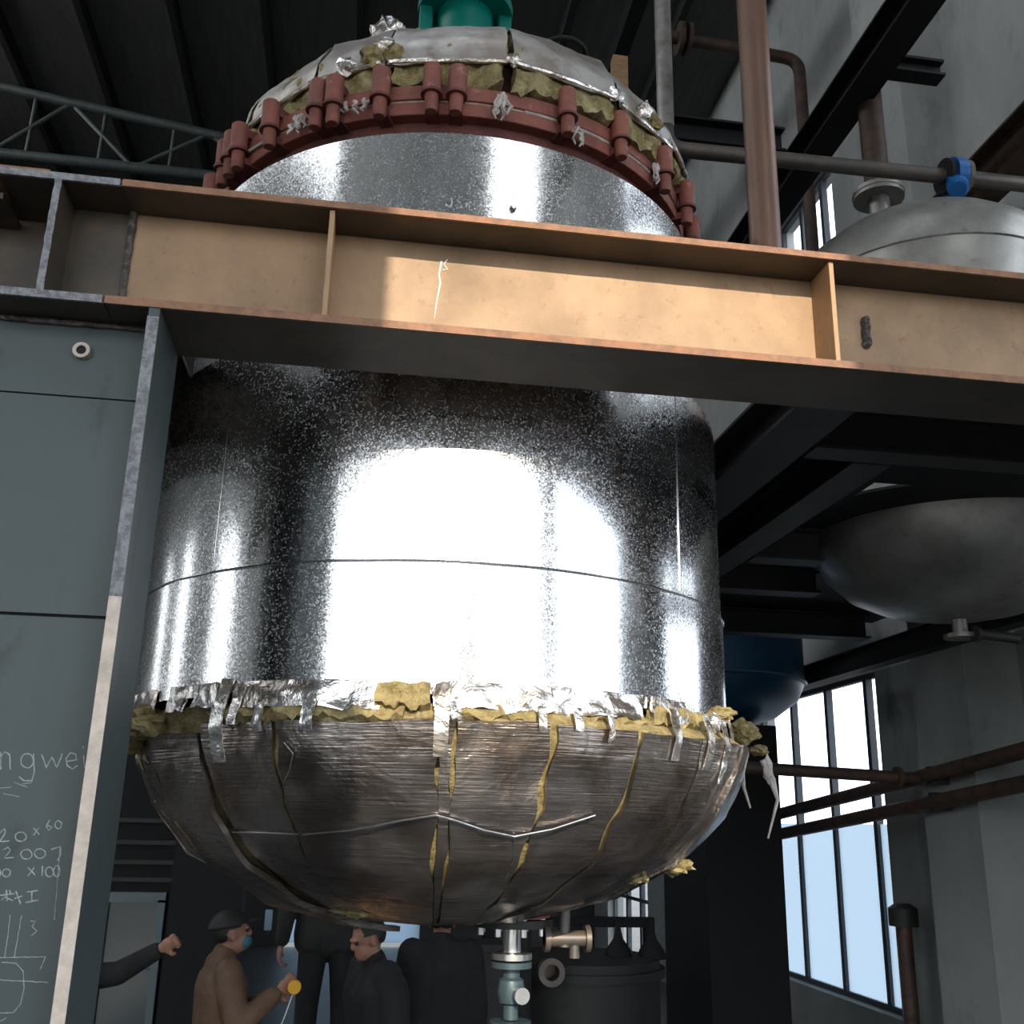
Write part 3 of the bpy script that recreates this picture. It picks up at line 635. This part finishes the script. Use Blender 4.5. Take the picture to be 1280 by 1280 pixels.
# tie wires
def wire_on(name, pts, r=.0028, lift=.014, mt=None):
    Q = []
    for p, q in zip(pts, pts[1:]):
        for k in range(6):
            h = hit_low(p[0] + (q[0] - p[0]) * k / 6, p[1] + (q[1] - p[1]) * k / 6)
            if h: Q.append(h + (EYE - h).normalized() * lift)
    if len(Q) > 1:
        b = newbm(); tube(b, Q, r, 7); return obj(name, b, mt or m_wire, ves, True)
wire_on('tie_wire', [(238, 1040), (300, 1040), (380, 1043), (440, 1038), (500, 1026), (545, 1019), (570, 1026), (605, 1038), (643, 1046), (690, 1037), (755, 1016)], .0034, .03)
wire_on('tie_wire', [(355, 928), (366, 942), (362, 962), (354, 980)], .0022, .025)
wire_on('tie_wire', [(643, 1046), (642, 1075), (628, 1110)], .002, .02)
for pts in (((965, 975), (972, 1000), (960, 1048)), ((925, 945), (930, 985), (938, 1010))):
    b = newbm(); tube(b, [at(x, y, 'Y', 4.02) for x, y in ((pts[0][0] - 12, pts[0][1] - 25),) + pts], [.012, .016, .007, .004], 8); obj('hanging_tape', b, m_rag, ves, True)
crumple('hanging_tape', at(960, 962, 'Y', 4.02), (.022, .02, .05), m_rag, 2.2, 2)
b = newbm(); tube(b, [at(x, y, 'Y', 4.0) for x, y in ((252, 1055), (258, 1062), (256, 1075), (266, 1066))], [.008, .007, .004, .008], 6); obj('rock_wool', b, m_wool, ves, True)
# outlet under the lower head
oc = (.67, 4.3)
def vaxis(name, z, prof, mt, c=oc, seg=28, parent=ves, sm=30):
    b = newbm(); axial(b, (c[0], c[1], z), (c[0], c[1], 99), prof, seg); return obj(name, b, mt, parent, sm)
vaxis('outlet_flange', 1.90, [(0, .15), (.03, .15)], m_red); vaxis('outlet_flange', 1.865, [(0, .16), (.03, .16)], m_dark)
for k in range(8):
    a = k * pi / 4 + .2; vaxis('flange_bolt', 1.835, [(0, .012), (.11, .012)], m_steelb, (oc[0] + .13 * cos(a), oc[1] + .13 * sin(a)), 8)
vaxis('outlet_pipe', 1.77, [(0, .036), (.10, .036)], m_steelb)
vaxis('valve_flange', 1.745, [(0, .080), (.022, .080)], m_steelb); vaxis('valve_flange', 1.715, [(0, .080), (.022, .080)], m_bluegr)
vb = vaxis('ball_valve', 1.53, [(0, .030), (.05, .030), (.06, .048), (.10, .055), (.14, .048), (.15, .034), (.19, .034)], m_bluegr)
b = newbm(); axial(b, (oc[0] + .02, oc[1] - .04, 1.625), (oc[0] + .06, oc[1] - .3, 1.625), [(0, .022), (.03, .03), (.06, .030)], 16); obj('valve_handle', b, m_steelb, vb, 30)
for z in (1.505, 1.478): vaxis('valve_flange', z, [(0, .080), (.020, .080)], m_bluegr if z > 1.5 else m_steelb)
vaxis('drain_pipe', .9, [(0, .036), (.575, .036)], m_bluegr)
b = newbm(); cyl(b, (.86, 4.2, 1.97), (.86, 4.2, 1.80), .022); cyl(b, (.78, 4.2, 1.83), (.96, 4.2, 1.83), .03); cyl(b, (.78, 4.2, 1.83), (.80, 4.2, 1.83), .05); cyl(b, (.94, 4.2, 1.83), (.96, 4.2, 1.83), .05); cyl(b, (.90, 4.2, 1.83), (.90, 4.2, 1.76), .02)
obj('side_valve', b, m_pipeg, ves, 30)
# support lugs under the vessel shoulder (behind the beam)
for a in (45, 135): 
    p = P3(1.19, a, 3.62); b = newbm(); box(b, (p.x - .14, p.y - .12, 3.60), (p.x + .14, p.y + .12, 3.78)); obj('support_lug', b, m_redd, ves)

# ------------------------------------------------------------------ platform framing to the right
ZP0, ZP1 = 3.80, 4.0
def ib(name, axis, lo, hi, mt, label, cat='beam', tf=.015, tw=.012, group=None):
    b = newbm(); ibeam(b, axis, lo, hi, tf, tw); return tag(obj(name, b, mt), label, cat, group)
ib('platform_beam', 'Y', (1.60, 3.05, ZP0), (1.84, 8.3, ZP1), m_dark, 'dark platform joist running back just right of the vessel')
ib('platform_beam', 'Y', (2.10, 3.98, ZP0), (2.28, 11.5, ZP1), m_dark, 'dark platform joist, second one right of the vessel')
ib('platform_beam', 'Y', (4.31, 3.05, 3.60), (4.445, 12.58, 3.79), m_dark, 'dark platform joist along the right wall above the tall window')
ib('platform_beam', 'X', (1.86, 3.82, ZP0 + .0), (4.18, 3.96, ZP1), m_dark, 'dark cross joist under platform, nearest above the hanging tank')
ib('platform_beam', 'X', (2.30, 5.62, ZP0), (2.74, 5.78, ZP1), m_dark, 'short dark cross joist ending at the left side of the tank')
ib('platform_beam', 'X', (2.30, 6.45, ZP0), (3.1, 6.61, ZP1), m_dark, 'dark cross joist passing behind the left of the tank')
ib('platform_beam', 'X', (1.86, 7.85, ZP0 - .02), (4.18, 8.03, ZP1 - .02), m_dark, 'dark cross joist furthest back above the blue tank')
TX, TY, TR = 3.62, 5.7, .86
for lo, hi, lb in (((1.62, 3.06), (4.44, 4.75), 'dark deck plate on the joists in front of the dished tank'), ((1.62, 4.76), (2.62, 6.64), 'dark deck plate between the vessel and the dished tank'), ((1.62, 6.69), (4.44, 8.3), 'dark deck plate on the joists behind the dished tank')):
    tag(obj('deck_plate', onebox((lo[0], lo[1], ZP1 + .001), (hi[0], hi[1], ZP1 + .012)), m_black), lb, 'deck')
# ------------------------------------------------------------------ hanging stainless tank
t = thing('storage_tank', 'dull stainless dished-end tank at right, half hidden by the tan beam', 'tank', (TX, TY, 3.45))
tc = (TX, TY)
b = newbm(); lathe(b, [(TR, 4.09), (TR, 5.66)], tc, 96); obj('shell', b, m_ss, t, True)
b = newbm(); lathe(b, [(TR + .004, 4.09), (TR * .98, 3.95), (TR * .90, 3.80), (TR * .74, 3.66), (TR * .50, 3.56), (TR * .25, 3.515), (0, 3.50)], tc, 96); obj('bottom_head', b, m_ss, t, True)
b = newbm(); lathe(b, [(TR + .004, 5.66), (TR * .985, 5.80), (TR * .90, 5.94), (TR * .72, 6.07), (TR * .48, 6.15), (TR * .24, 6.19), (0, 6.20)], tc, 96); obj('top_head', b, m_ss, t, True)
b = newbm(); ringsolid(b, TR - .01, 1.2, 4.0135, 4.03, tc, 72); obj('gap_cover_ring', b, m_black, t)  # ring added over the deck gap to keep light off the lower tank
for z in (4.09, 5.66):
    b = newbm(); tube(b, [P3(TR + .003, k * 4, z, tc) for k in range(91)], .006, 6); obj('weld_seam', b, m_pipes, t, True)
b = newbm(); axial(b, (TX, TY, 3.50), (TX, TY, 0), [(0, .045), (.09, .045), (.09, .10), (.115, .10)], 20); obj('outlet_stub', b, m_pipes, t, 30)
b = newbm(); axial(b, (TX + .03, TY - .1, 3.40), (TX + .6, TY - .1, 3.36), [(0, .05), (.02, .05), (.02, .03), (.28, .03)], 16); obj('outlet_valve', b, m_dark, t, 30)
b = newbm(); axial(b, (3.36, TY, 6.10), (3.36, TY, 9), [(0, .07), (.33, .07), (.33, .17), (.36, .17), (.36, .175), (.39, .175)], 24); obj('vent_nozzle', b, m_ss, t, 30)
b = newbm(); cyl(b, (3.36, TY, 6.492), (3.36, TY, 7.40), .085); tag(obj('vent_pipe', b, m_rustp, None, True), 'dark rusty vertical vent pipe standing on the tank top flange', 'pipe')
# blue tank behind
t = thing('blue_tank', 'navy blue round tank below the platform, behind the vessel', 'tank', (3.35, 9.6, 3.2))
b = newbm(); lathe(b, [(0, 3.16), (.35, 3.18), (.66, 3.26), (.88, 3.42), (.95, 3.58), (.95, 4.6), (.7, 4.8), (0, 4.9)], (3.33, 9.6), 72); obj('shell', b, m_bluet, t, True)
b = newbm(); tube(b, [P3(.955, k * 6, 3.58, (3.33, 9.6)) for k in range(61)], .02, 6); obj('rim_band', b, m_bluet, t, True)
tag(obj('plinth', onebox((3.10, 9.0, 0), (3.80, 10.3, 3.155)), m_black, None, bevel=.01), 'tall black block under the blue tank, left of the tall window', 'plinth')
# ------------------------------------------------------------------ pipes above
b = newbm(); cyl(b, (1.875, 4.25, ZP1 + .013), (1.875, 4.25, 9.5), .078, 32); tag(obj('riser_pipe', b, m_pipe, None, True), 'thick brown vertical pipe rising behind the beam, right of vessel', 'pipe')
HY = 5.25
t = thing('feed_pipe', 'grey pipe with blue butterfly valve running level above the tank', 'pipe', (2.6, HY, 6.2))
b = newbm(); tube(b, arc_pts((1.70, HY, 9.2), (1.70, HY, 6.30), (3.56, HY, 6.335), .12), .05, 16); o = obj('pipe_run', b, m_pipeg, t, True)
b = newbm(); cyl(b, (1.70, HY, 6.45), (1.70, HY, 9.2), .053, 16); obj('upright', b, m_pipes, t, True)
b = newbm(); axial(b, (3.56, HY, 6.335), (9, HY, 6.40), [(0, .115), (.03, .115)], 24); obj('flange', b, m_black, t, 30)
b = newbm(); axial(b, (3.605, HY, 6.336), (9, HY, 6.40), [(0, .125), (.075, .125)], 24); cyl(b, (3.625, HY, 6.34), (3.57, HY - .12, 6.16), .05); vb = obj('butterfly_valve', b, m_bluev, t, 30)
b = newbm(); axial(b, (3.57, HY - .12, 6.185), (3.55, HY - .16, 6.12), [(0, .066), (.05, .066), (.06, .05)], 16); obj('valve_actuator', b, m_bluev, vb, 30)
b = newbm(); axial(b, (3.69, HY, 6.338), (9, HY, 6.40), [(0, .115), (.03, .115), (.03, .05), (.65, .05)], 24); obj('tail_pipe', b, m_pipeg, t, 30)
# high framing
rg = ib('roof_girder', 'Y', (3.13, -1.0, 7.195), (3.35, 9.0, 7.447), m_black, 'black sloping-looking girder crossing the upper right wall', 'beam', .02, .014)
b = newbm(); ibeam(b, 'X', (3.351, 5.42, 7.30), (3.79, 5.54, 7.43), .02, .014); obj('bracket_channel', b, m_black, rg)
ib('roof_girder', 'X', (1.02, 6.57, 7.43), (3.12, 6.74, 7.65), m_black, 'black level girder behind the vessel top, joining the long girder', 'beam', .02, .014)
b = newbm(); cyl(b, (1.10, 6.65, 0), (1.10, 6.65, 7.43), .06, 16); tag(obj('support_post', b, m_black, None, True), 'black round post carrying the level girder behind the vessel', 'post')
b = newbm(); tube(b, arc_pts((2.5, 7.95, 9.69), (3.97, 7.95, 9.60), (3.97, 7.95, 4.013), .16), .06, 14); cyl(b, (2.72, 7.95, 9.67), (2.76, 7.95, 9.67), .16); cyl(b, (2.80, 7.95, 9.67), (2.84, 7.95, 9.67), .16)
tag(obj('bent_pipe', b, m_rustp, None, True), 'thin dark bent pipe with elbow behind the brown riser', 'pipe')
b = newbm(); box(b, (2.55, 2.0, 11.0), (2.72, 20.9, 11.25)); tag(obj('crane_rail', b, m_black), 'black roof rail running back above the vessel top', 'beam')
b = newbm(); box(b, (1.72, 6.61, 7.651), (1.84, 6.70, 8.18)); tag(obj('timber_post', b, m_timber), 'small timber-brown post showing over the vessel top', 'post')
ib('wall_brace', 'Y', (4.28, 3.0, 6.75), (4.5, 6.9, 7.08), m_rustp, 'dark rusty girder at right edge above the dished tank', 'beam', .02, .016)
# ------------------------------------------------------------------ lower right pipes
b = newbm(); cyl(b, (4.33, 12.3, 2.22), (4.33, 3.6, 3.02), .055); wp = tag(obj('wall_pipe', b, m_rustp, None, True), 'dark rusty pipe passing the tall window, upper of the two sloping', 'pipe')
b = newbm(); cyl(b, (4.33, 12.3, 2.03), (4.33, 3.6, 2.81), .055); tag(obj('wall_pipe', b, m_rustp, None, True), 'dark rusty pipe passing the tall window, lower of the two sloping', 'pipe'); obj('pipe_clamp', onebox((4.30, 7.35, 2.41), (4.46, 7.41, 2.54)), m_dark, COL.objects['wall_pipe.001'])
b = newbm(); cyl(b, (2.6, 7.5, 2.70), (4.27, 7.5, 2.645), .045); axial(b, (4.10, 7.5, 2.65), (9, 7.5, 2.5), [(0, .08), (.03, .08)], 16); obj('branch_pipe', b, m_rustp, wp, 30)
obj('pipe_clamp', onebox((4.30, 7.35, 2.60), (4.46, 7.41, 2.73)), m_dark, wp)
t = thing('standpipe', 'dark capped standpipe beside the tall window, near the pilaster', 'pipe', (4.66, 8.6, 0))
b = newbm(); cyl(b, (4.66, 8.6, 0), (4.66, 8.6, 1.55), .06); obj('pipe_run', b, m_rustp, t, True)
b = newbm(); axial(b, (4.66, 8.6, 1.5), (4.66, 8.6, 9), [(0, .12), (.14, .12), (.18, .06)], 16); obj('cap', b, m_dark, t, 30)
# ------------------------------------------------------------------ things below and behind
t = thing('steel_machine', 'low black machine with a round top rim at bottom right of the vessel', 'machine', (1.95, 8.4, 0))
b = newbm(); lathe(b, [(0, 0), (.62, 0), (.62, 1.16), (.66, 1.16), (.66, 1.22), (.62, 1.22), (.62, 1.28), (0, 1.30)], (1.85, 8.45), 48); obj('body', b, m_dark, t, 35)
b = newbm(); axial(b, (1.49, 7.9, 1.255), (1.49, 7.2, 1.255), [(0, .07), (.16, .07), (.16, .095), (.20, .095), (.20, .055), (.05, .055)], 20); obj('pipe_mouth', b, m_pipeg, t, 30)
for x in (2.15, 2.42):
    b = newbm(); axial(b, (x, 8.4, 1.27), (x, 8.4, 9), [(0, .12), (.06, .10), (.14, .04), (.22, .02), (.30, .015)], 12); obj('valve_bonnet', b, m_black, t, 30)
b = newbm(); box(b, (1.2, 9.2, 1.42), (2.68, 9.3, 1.50)); box(b, (1.2, 9.2, 0), (1.28, 9.3, 1.42)); box(b, (2.60, 9.2, 0), (2.68, 9.3, 1.42)); tag(obj('guard_rail', b, m_black), 'black rail in front of the far window below the vessel', 'rail')
t = thing('control_cabinet', 'dark grey steel cabinet below the vessel, left of the drain valve', 'cabinet', (.85, 8.0, 0))
obj('body', onebox((.70, 7.9, 0), (1.20, 8.3, 1.42)), m_dark, t, bevel=.01); obj('door', onebox((.74, 7.88, .1), (1.16, 7.9, 1.36)), m_dark, t); obj('handle', onebox((1.10, 7.86, .7), (1.12, 7.88, .85)), m_pipeg, t)
tag(obj('dark_post', onebox((-1.36, 9.0, 0), (-.80, 9.4, 4.6)), m_black), 'wide dark square post behind the man in the brown jacket', 'post')
t = thing('glazed_partition', 'blue-grey glazed frame behind the column at lower left', 'partition', (-1.9, 9.6, 0))
obj('back_panel', onebox((-3.6, 9.60, 0), (-1.36, 9.66, 3.2)), m_black, t)
for z in (1.72, 1.86, 2.02, 2.2): obj('slat', onebox((-2.8, 9.56, z), (-1.38, 9.60, z + .035)), m_dark, t)
fr = newbm()
for x in (-1.96, -1.50): box(fr, (x - .03, 9.52, 0), (x + .03, 9.58, 1.58))
box(fr, (-1.99, 9.52, 1.56), (-1.47, 9.58, 1.64)); box(fr, (-1.93, 9.53, 1.0), (-1.53, 9.57, 1.04))
obj('frame', fr, m_bframe, t)
obj('pane', onebox((-1.93, 9.575, 1.04), (-1.53, 9.585, 1.56)), m_bpane, t); obj('pane', onebox((-1.93, 9.575, 0), (-1.53, 9.585, 1.0)), m_bpane, t)
t = thing('pale_cladding_board', 'pale board wall glimpsed between the column and the vessel', 'board', (-2.2, 10.1, 2.5))
obj('board', onebox((-3.6, 10.0, 2.62), (-1.5, 10.05, 3.12)), m_pale, t); obj('board', onebox((-3.6, 10.0, 3.22), (-1.5, 10.05, 3.30)), m_pale, t); obj('board', onebox((-3.6, 10.0, 3.9), (-1.5, 10.05, 3.96)), m_pale, t)
obj('brick_strip', onebox((-3.6, 10.02, 3.64), (-1.5, 10.06, 3.86)), m_brick, t)
obj('backing', onebox((-3.6, 10.07, 0), (-1.5, 10.12, 5.0)), m_black, t)

# ------------------------------------------------------------------ people
def blob(name, chains, balls, vox, mt, parent, smooth_it=4, base=V((0, 0, 0))):
    """one continuous surface grown round tapered limbs (chains of (point, radius)) and ellipsoids (centre, (rx,ry,rz), z-rotation)"""
    b = newbm()
    for ch in chains:
        for (p, r), (q, s) in zip(ch, ch[1:]):
            tube(b, [V(p), V(q)], [r, s], 16)
        for p, r in ch: bmesh.ops.create_icosphere(b, subdivisions=2, radius=r, matrix=Matrix.Translation(V(p)))
    for it in balls:
        c, s = it[0], it[1]; M = Matrix.Translation(V(c)) @ (it[2] if len(it) > 2 else Matrix.Identity(4)) @ Matrix.Diagonal((*s, 1))
        bmesh.ops.create_icosphere(b, subdivisions=3, radius=1, matrix=M)
    me = bpy.data.meshes.new('tmp'); b.to_mesh(me); b.free(); o = bpy.data.objects.new('tmp', me); COL.objects.link(o)
    r = o.modifiers.new('r', 'REMESH'); r.mode = 'VOXEL'; r.voxel_size = vox
    s = o.modifiers.new('s', 'SMOOTH'); s.iterations = smooth_it; s.factor = .5
    dg = bpy.context.evaluated_depsgraph_get(); ev = o.evaluated_get(dg); m2 = bpy.data.meshes.new_from_object(ev)
    b2 = newbm(); b2.from_mesh(m2); bpy.data.objects.remove(o); bpy.data.meshes.remove(me); bpy.data.meshes.remove(m2)
    return obj(name, b2, mt, parent, 80)

def person(label, base, yaw, H=1.7, coat=None, trousers=None, rh=None, lh=None, head_yaw=0, head_pitch=0, lean=0., cap=False, mask=False, long_coat=True, rel=None, bulk=1., elbow_r=None, elbow_l=None):
    """yaw: facing direction in degrees (0 = +X). rh/lh = world points for the right / left hand"""
    root = thing('person', label, 'person', base)
    k = H / 1.7; f = V((cos(radians(yaw)), sin(radians(yaw)), 0)); s = V((sin(radians(yaw)), -cos(radians(yaw)), 0)); B = V(base)  # s = the person's right
    def W(fw, sd, up):
        ln = lean * max(0, up - .9); return B + f * ((fw + ln) * k) + s * (sd * k) + V((0, 0, up * k))
    hd = W(.03, 0, 1.585); HR = Matrix.Rotation(radians(yaw + head_yaw), 4, 'Z') @ Matrix.Rotation(radians(-head_pitch), 4, 'Y')
    def Hh(x, y, z): return hd + (HR @ V((x, y, z))) * k
    sh = {1: W(0, .185, 1.40), -1: W(0, -.185, 1.40)}; hip = {1: W(0, .09, .90), -1: W(0, -.09, .90)}
    ch = []; arms = {}; hands = []
    for sg, tgt, elb in ((1, rh, elbow_r), (-1, lh, elbow_l)):
        hip_, kn, an = hip[sg], W(.03, sg * .11, .49), W(-.01, sg * .12, .08)
        ch.append([(hip_, .085 * k), (kn, .055 * k), (an, .04 * k)]); ch.append([(an, .042 * k), (W(.14, sg * .13, .03), .03 * k)])
        S = sh[sg]
        if tgt is None: T = W(.06, sg * .25, .80)
        else: T = V(tgt)
        d = T - S; L1, L2 = .30 * k, .27 * k; D = min(d.length, (L1 + L2) * .985); dn = d.normalized(); T = S + dn * D
        hgt = sqrt(max(0, L1 ** 2 - ((D * D + L1 * L1 - L2 * L2) / (2 * D)) ** 2)); axd = (D * D + L1 * L1 - L2 * L2) / (2 * D)
        e = V(elb) if elb else (V((0, 0, -1)) - f * .4 + s * sg * .35); e = (e - dn * e.dot(dn)).normalized(); E_ = S + dn * axd + e * hgt
        ch.append([(S, .052 * k), (E_, .040 * k), (T, .027 * k)]); arms[sg] = (S, E_, T)
        # hand: palm + five bent fingers
        w = (T - E_).normalized(); pn = s * -sg; pn = (pn - w * pn.dot(w)).normalized(); ac = w.cross(pn).normalized()
        if ac.dot(f + V((0, 0, .3))) < 0: ac = -ac
        pc = T + w * .05 * k; hands.append((pc, (.020, .036, .048), Matrix((pn, ac, w)).transposed().to_4x4()))
        for j, (off, ln) in enumerate(((.030, .070), (.010, .078), (-.010, .072), (-.029, .058))):
            p0 = pc + (w * .035 + ac * off) * k; p1 = p0 + (w * .8 + pn * .45).normalized() * ln * .5 * k; p2 = p1 + (w * .35 + pn * .9).normalized() * ln * .32 * k; p3 = p2 + (pn - w * .3).normalized() * ln * .25 * k
            ch.append([(p0, .0105 * k), (p1, .0095 * k), (p2, .0085 * k), (p3, .0075 * k)])
        p0 = pc + (ac * .028 - w * .02) * k; p1 = p0 + (ac * .8 + w * .6 + pn * .3).normalized() * .034 * k; p2 = p1 + (w + pn * .6).normalized() * .03 * k
        ch.append([(p0, .014 * k), (p1, .0115 * k), (p2, .0095 * k)])
    for sd in (-.08, 0, .08): ch.append([(W(0, sd, .92), .105 * k), (W(0, sd * .9, 1.10), .10 * k), (W(0, sd * 1.2, 1.30), .11 * k), (W(-.01, sd * 1.0, 1.40), .075 * k)])
    ch.append([(W(-.01, 0, 1.40), .062 * k), (W(.01, 0, 1.50), .055 * k), (Hh(-.01, 0, -.04), .055 * k)])
    rot = HR
    hb = [(Hh(-.008, 0, .025), (.097 * k, .076 * k, .095 * k), rot), (Hh(.022, 0, -.045), (.070 * k, .058 * k, .072 * k), rot), (Hh(.062, 0, -.085), (.028 * k, .034 * k, .022 * k), rot),
          (Hh(.098, 0, -.018), (.020 * k, .013 * k, .022 * k), rot), (Hh(.090, 0, .018), (.016 * k, .050 * k, .012 * k), rot), (Hh(.083, 0, -.062), (.014 * k, .026 * k, .011 * k), rot),
          (Hh(-.005, .078, -.01), (.020 * k, .010 * k, .032 * k), rot), (Hh(-.005, -.078, -.01), (.020 * k, .010 * k, .032 * k), rot)]
    body = blob('body', ch, hb + hands, .0085, m_skin, root, 2)
    for y in (-.031, .031):
        b = newbm(); bmesh.ops.create_icosphere(b, subdivisions=2, radius=.012 * k, matrix=Matrix.Translation(Hh(.085, y, .002))); obj('eye', b, m_eye, root, True)
    # hair / cap
    b = newbm(); bmesh.ops.create_icosphere(b, subdivisions=4, radius=1)
    for v in list(b.verts):
        if v.co.z < -.1 - (.0 if v.co.x > -.2 else .55) or (v.co.x > .62 and v.co.z < .45): b.verts.remove(v)
    nz_ = .0 if cap else .03
    for v in b.verts:
        q = 1 + nz_ * noise.noise(v.co * 6); v.co = Hh(-.010 + v.co.x * .107 * q, v.co.y * .087 * q, .030 + v.co.z * .103 * q)
    obj('hair', b, m_hair, root, True)
    if cap:
        b = newbm(); bmesh.ops.create_icosphere(b, subdivisions=4, radius=1)
        for v in list(b.verts):
            if v.co.z < .12: b.verts.remove(v)
        for v in b.verts: v.co = Hh(-.012 + v.co.x * .122, v.co.y * .100, .03 + v.co.z * .108)
        cp = obj('cap', b, m_hair, root, True); sd = cp.modifiers.new('t', 'SOLIDIFY'); sd.thickness = .006
        b = newbm(); bmesh.ops.create_icosphere(b, subdivisions=3, radius=1, matrix=Matrix.Translation(Hh(.11, 0, .045)) @ HR @ Matrix.Diagonal((.062, .075, .008, 1))); obj('peak', b, m_hair, cp, True)
    if mask:
        b = newbm(); bmesh.ops.create_icosphere(b, subdivisions=3, radius=1, matrix=Matrix.Translation(Hh(.062, 0, -.060)) @ HR @ Matrix.Diagonal((.048, .058, .042, 1))); obj('face_mask', b, m_mask, root, True)
    # clothes
    g = .028 * bulk
    tc_ = []
    for sg in (1, -1): tc_.append([(hip[sg], .098 * k), (W(.03, sg * .11, .49), .075 * k), (W(-.01, sg * .12, .10), .062 * k)])
    tc_.append([(W(0, -.08, .95), .112 * k), (W(0, .08, .95), .112 * k)])
    blob('trousers', tc_, [], .012, trousers or m_blk, root, 5)
    jc = []; low = .74 if long_coat else .88
    for sd in (-.09, 0, .09): jc.append([(W(0, sd * 1.15, low), .118 * k * bulk), (W(0, sd, 1.05), .116 * k * bulk), (W(0, sd * 1.2, 1.30), .122 * k * bulk), (W(-.01, sd * 1.1, 1.40), .088 * k)])
    for sg in (1, -1):
        S, E_, T = arms[sg]; jc.append([(S, .074 * k * bulk), (E_, .060 * k * bulk), (E_ + (T - E_) * .9, .046 * k * bulk)])
    jc.append([(W(-.01, 0, 1.42), .078 * k), (W(.0, 0, 1.475), .072 * k)])
    blob('jacket', jc, [], .012, coat or m_blk, root, 5)
    for sg in (1, -1):
        b = newbm(); bmesh.ops.create_icosphere(b, subdivisions=3, radius=1, matrix=Matrix.Translation(W(.06, sg * .125, .045)) @ Matrix.Rotation(radians(yaw), 4, 'Z') @ Matrix.Diagonal((.14 * k, .052 * k, .05 * k, 1)))
        for v in b.verts: v.co.z = max(v.co.z, B.z + .002)
        obj('shoe', b, m_black, root, True)
    return root
person('person in brown jacket, black cap and blue mask holding a tape', (-.66, 6.65, 0), 15, 1.72, coat=m_coat, trousers=m_navy, rh=(-.33, 6.42, 1.32), lh=(-.36, 6.75, 1.25), head_pitch=12, cap=True, mask=True, bulk=1.12)
person('person in black behind the column edge, one arm stretched out sideways', (-1.37, 6.0, 0), 12, 1.72, coat=m_blk, trousers=m_blk, lh=(-.90, 5.95, 1.60), elbow_l=(0, 0, -1), head_pitch=5)
person('person in dark work clothes standing raised, head hidden by the vessel', (-.07, 7.25, .63), 95, 1.72, coat=m_grey, trousers=m_blk, long_coat=False, lh=(-.38, 7.15, 1.42), bulk=1.05)
person('person in dark coat with reddish face looking down left', (.27, 6.60, 0), 200, 1.70, coat=m_blk, trousers=m_blk, head_pitch=-15, lean=.12, bulk=1.3)
person('person in black with back turned, between the reddish-faced person and the cabinet', (.66, 7.25, 0), 80, 1.74, coat=m_blk, trousers=m_blk, bulk=1.25)
tag(obj('crate', onebox((-.34, 7.08, 0), (.2, 7.5, .63)), m_timber, None, bevel=.01), 'timber crate the raised person stands on below the vessel', 'crate')
t = thing('tape_measure', 'yellow tape measure in the hand of the brown-jacketed person', 'tape measure', (-.235, 6.40, 1.32))
b = newbm(); axial(b, (-.235, 6.40, 1.352), (-.235, 6.3, 1.352), [(0, .034), (.004, .038), (.03, .038), (.034, .034)], 20); obj('case', b, m_yel, t, 30)
b = newbm(); tube(b, [V((-.24, 6.41, 1.32)), V((-.27, 6.38, 1.22)), V((-.33, 6.36, 1.05))], .004, 6); obj('blade', b, m_white, t, True)
tag(obj('cloth', onebox((-.46, 6.84, 1.60), (-.415, 6.87, 1.72)), m_cloth, None, bevel=.008), 'pale blue cloth hanging beside the raised person', 'cloth')

# ------------------------------------------------------------------ light
w = bpy.data.worlds.new('world'); SC.world = w; w.use_nodes = True
bg = w.node_tree.nodes['Background']; bg.inputs[0].default_value = (.90, .95, 1.0, 1); bg.inputs[1].default_value = 3.4
sun = bpy.data.lights.new('sun', 'SUN'); sun.energy = 5.0; sun.angle = radians(.08); sun.color = (1, .86, .66)
so = bpy.data.objects.new('sun', sun); COL.objects.link(so)
sd = V((.0, 1, -.385)); so.rotation_euler = sd.to_track_quat('-Z', 'Y').to_euler()
VS = SC.view_settings; VS.view_transform = 'Standard'; VS.look = 'None'; VS.gamma = 1; VS.use_curve_mapping = False; VS.exposure = 0.18
cy = SC.cycles
cy.use_denoising = True; cy.max_bounces = 8; cy.diffuse_bounces = 4; cy.glossy_bounces = 4; cy.transparent_max_bounces = 8; cy.sample_clamp_indirect = 6
cy.caustics_reflective = False; cy.caustics_refractive = False
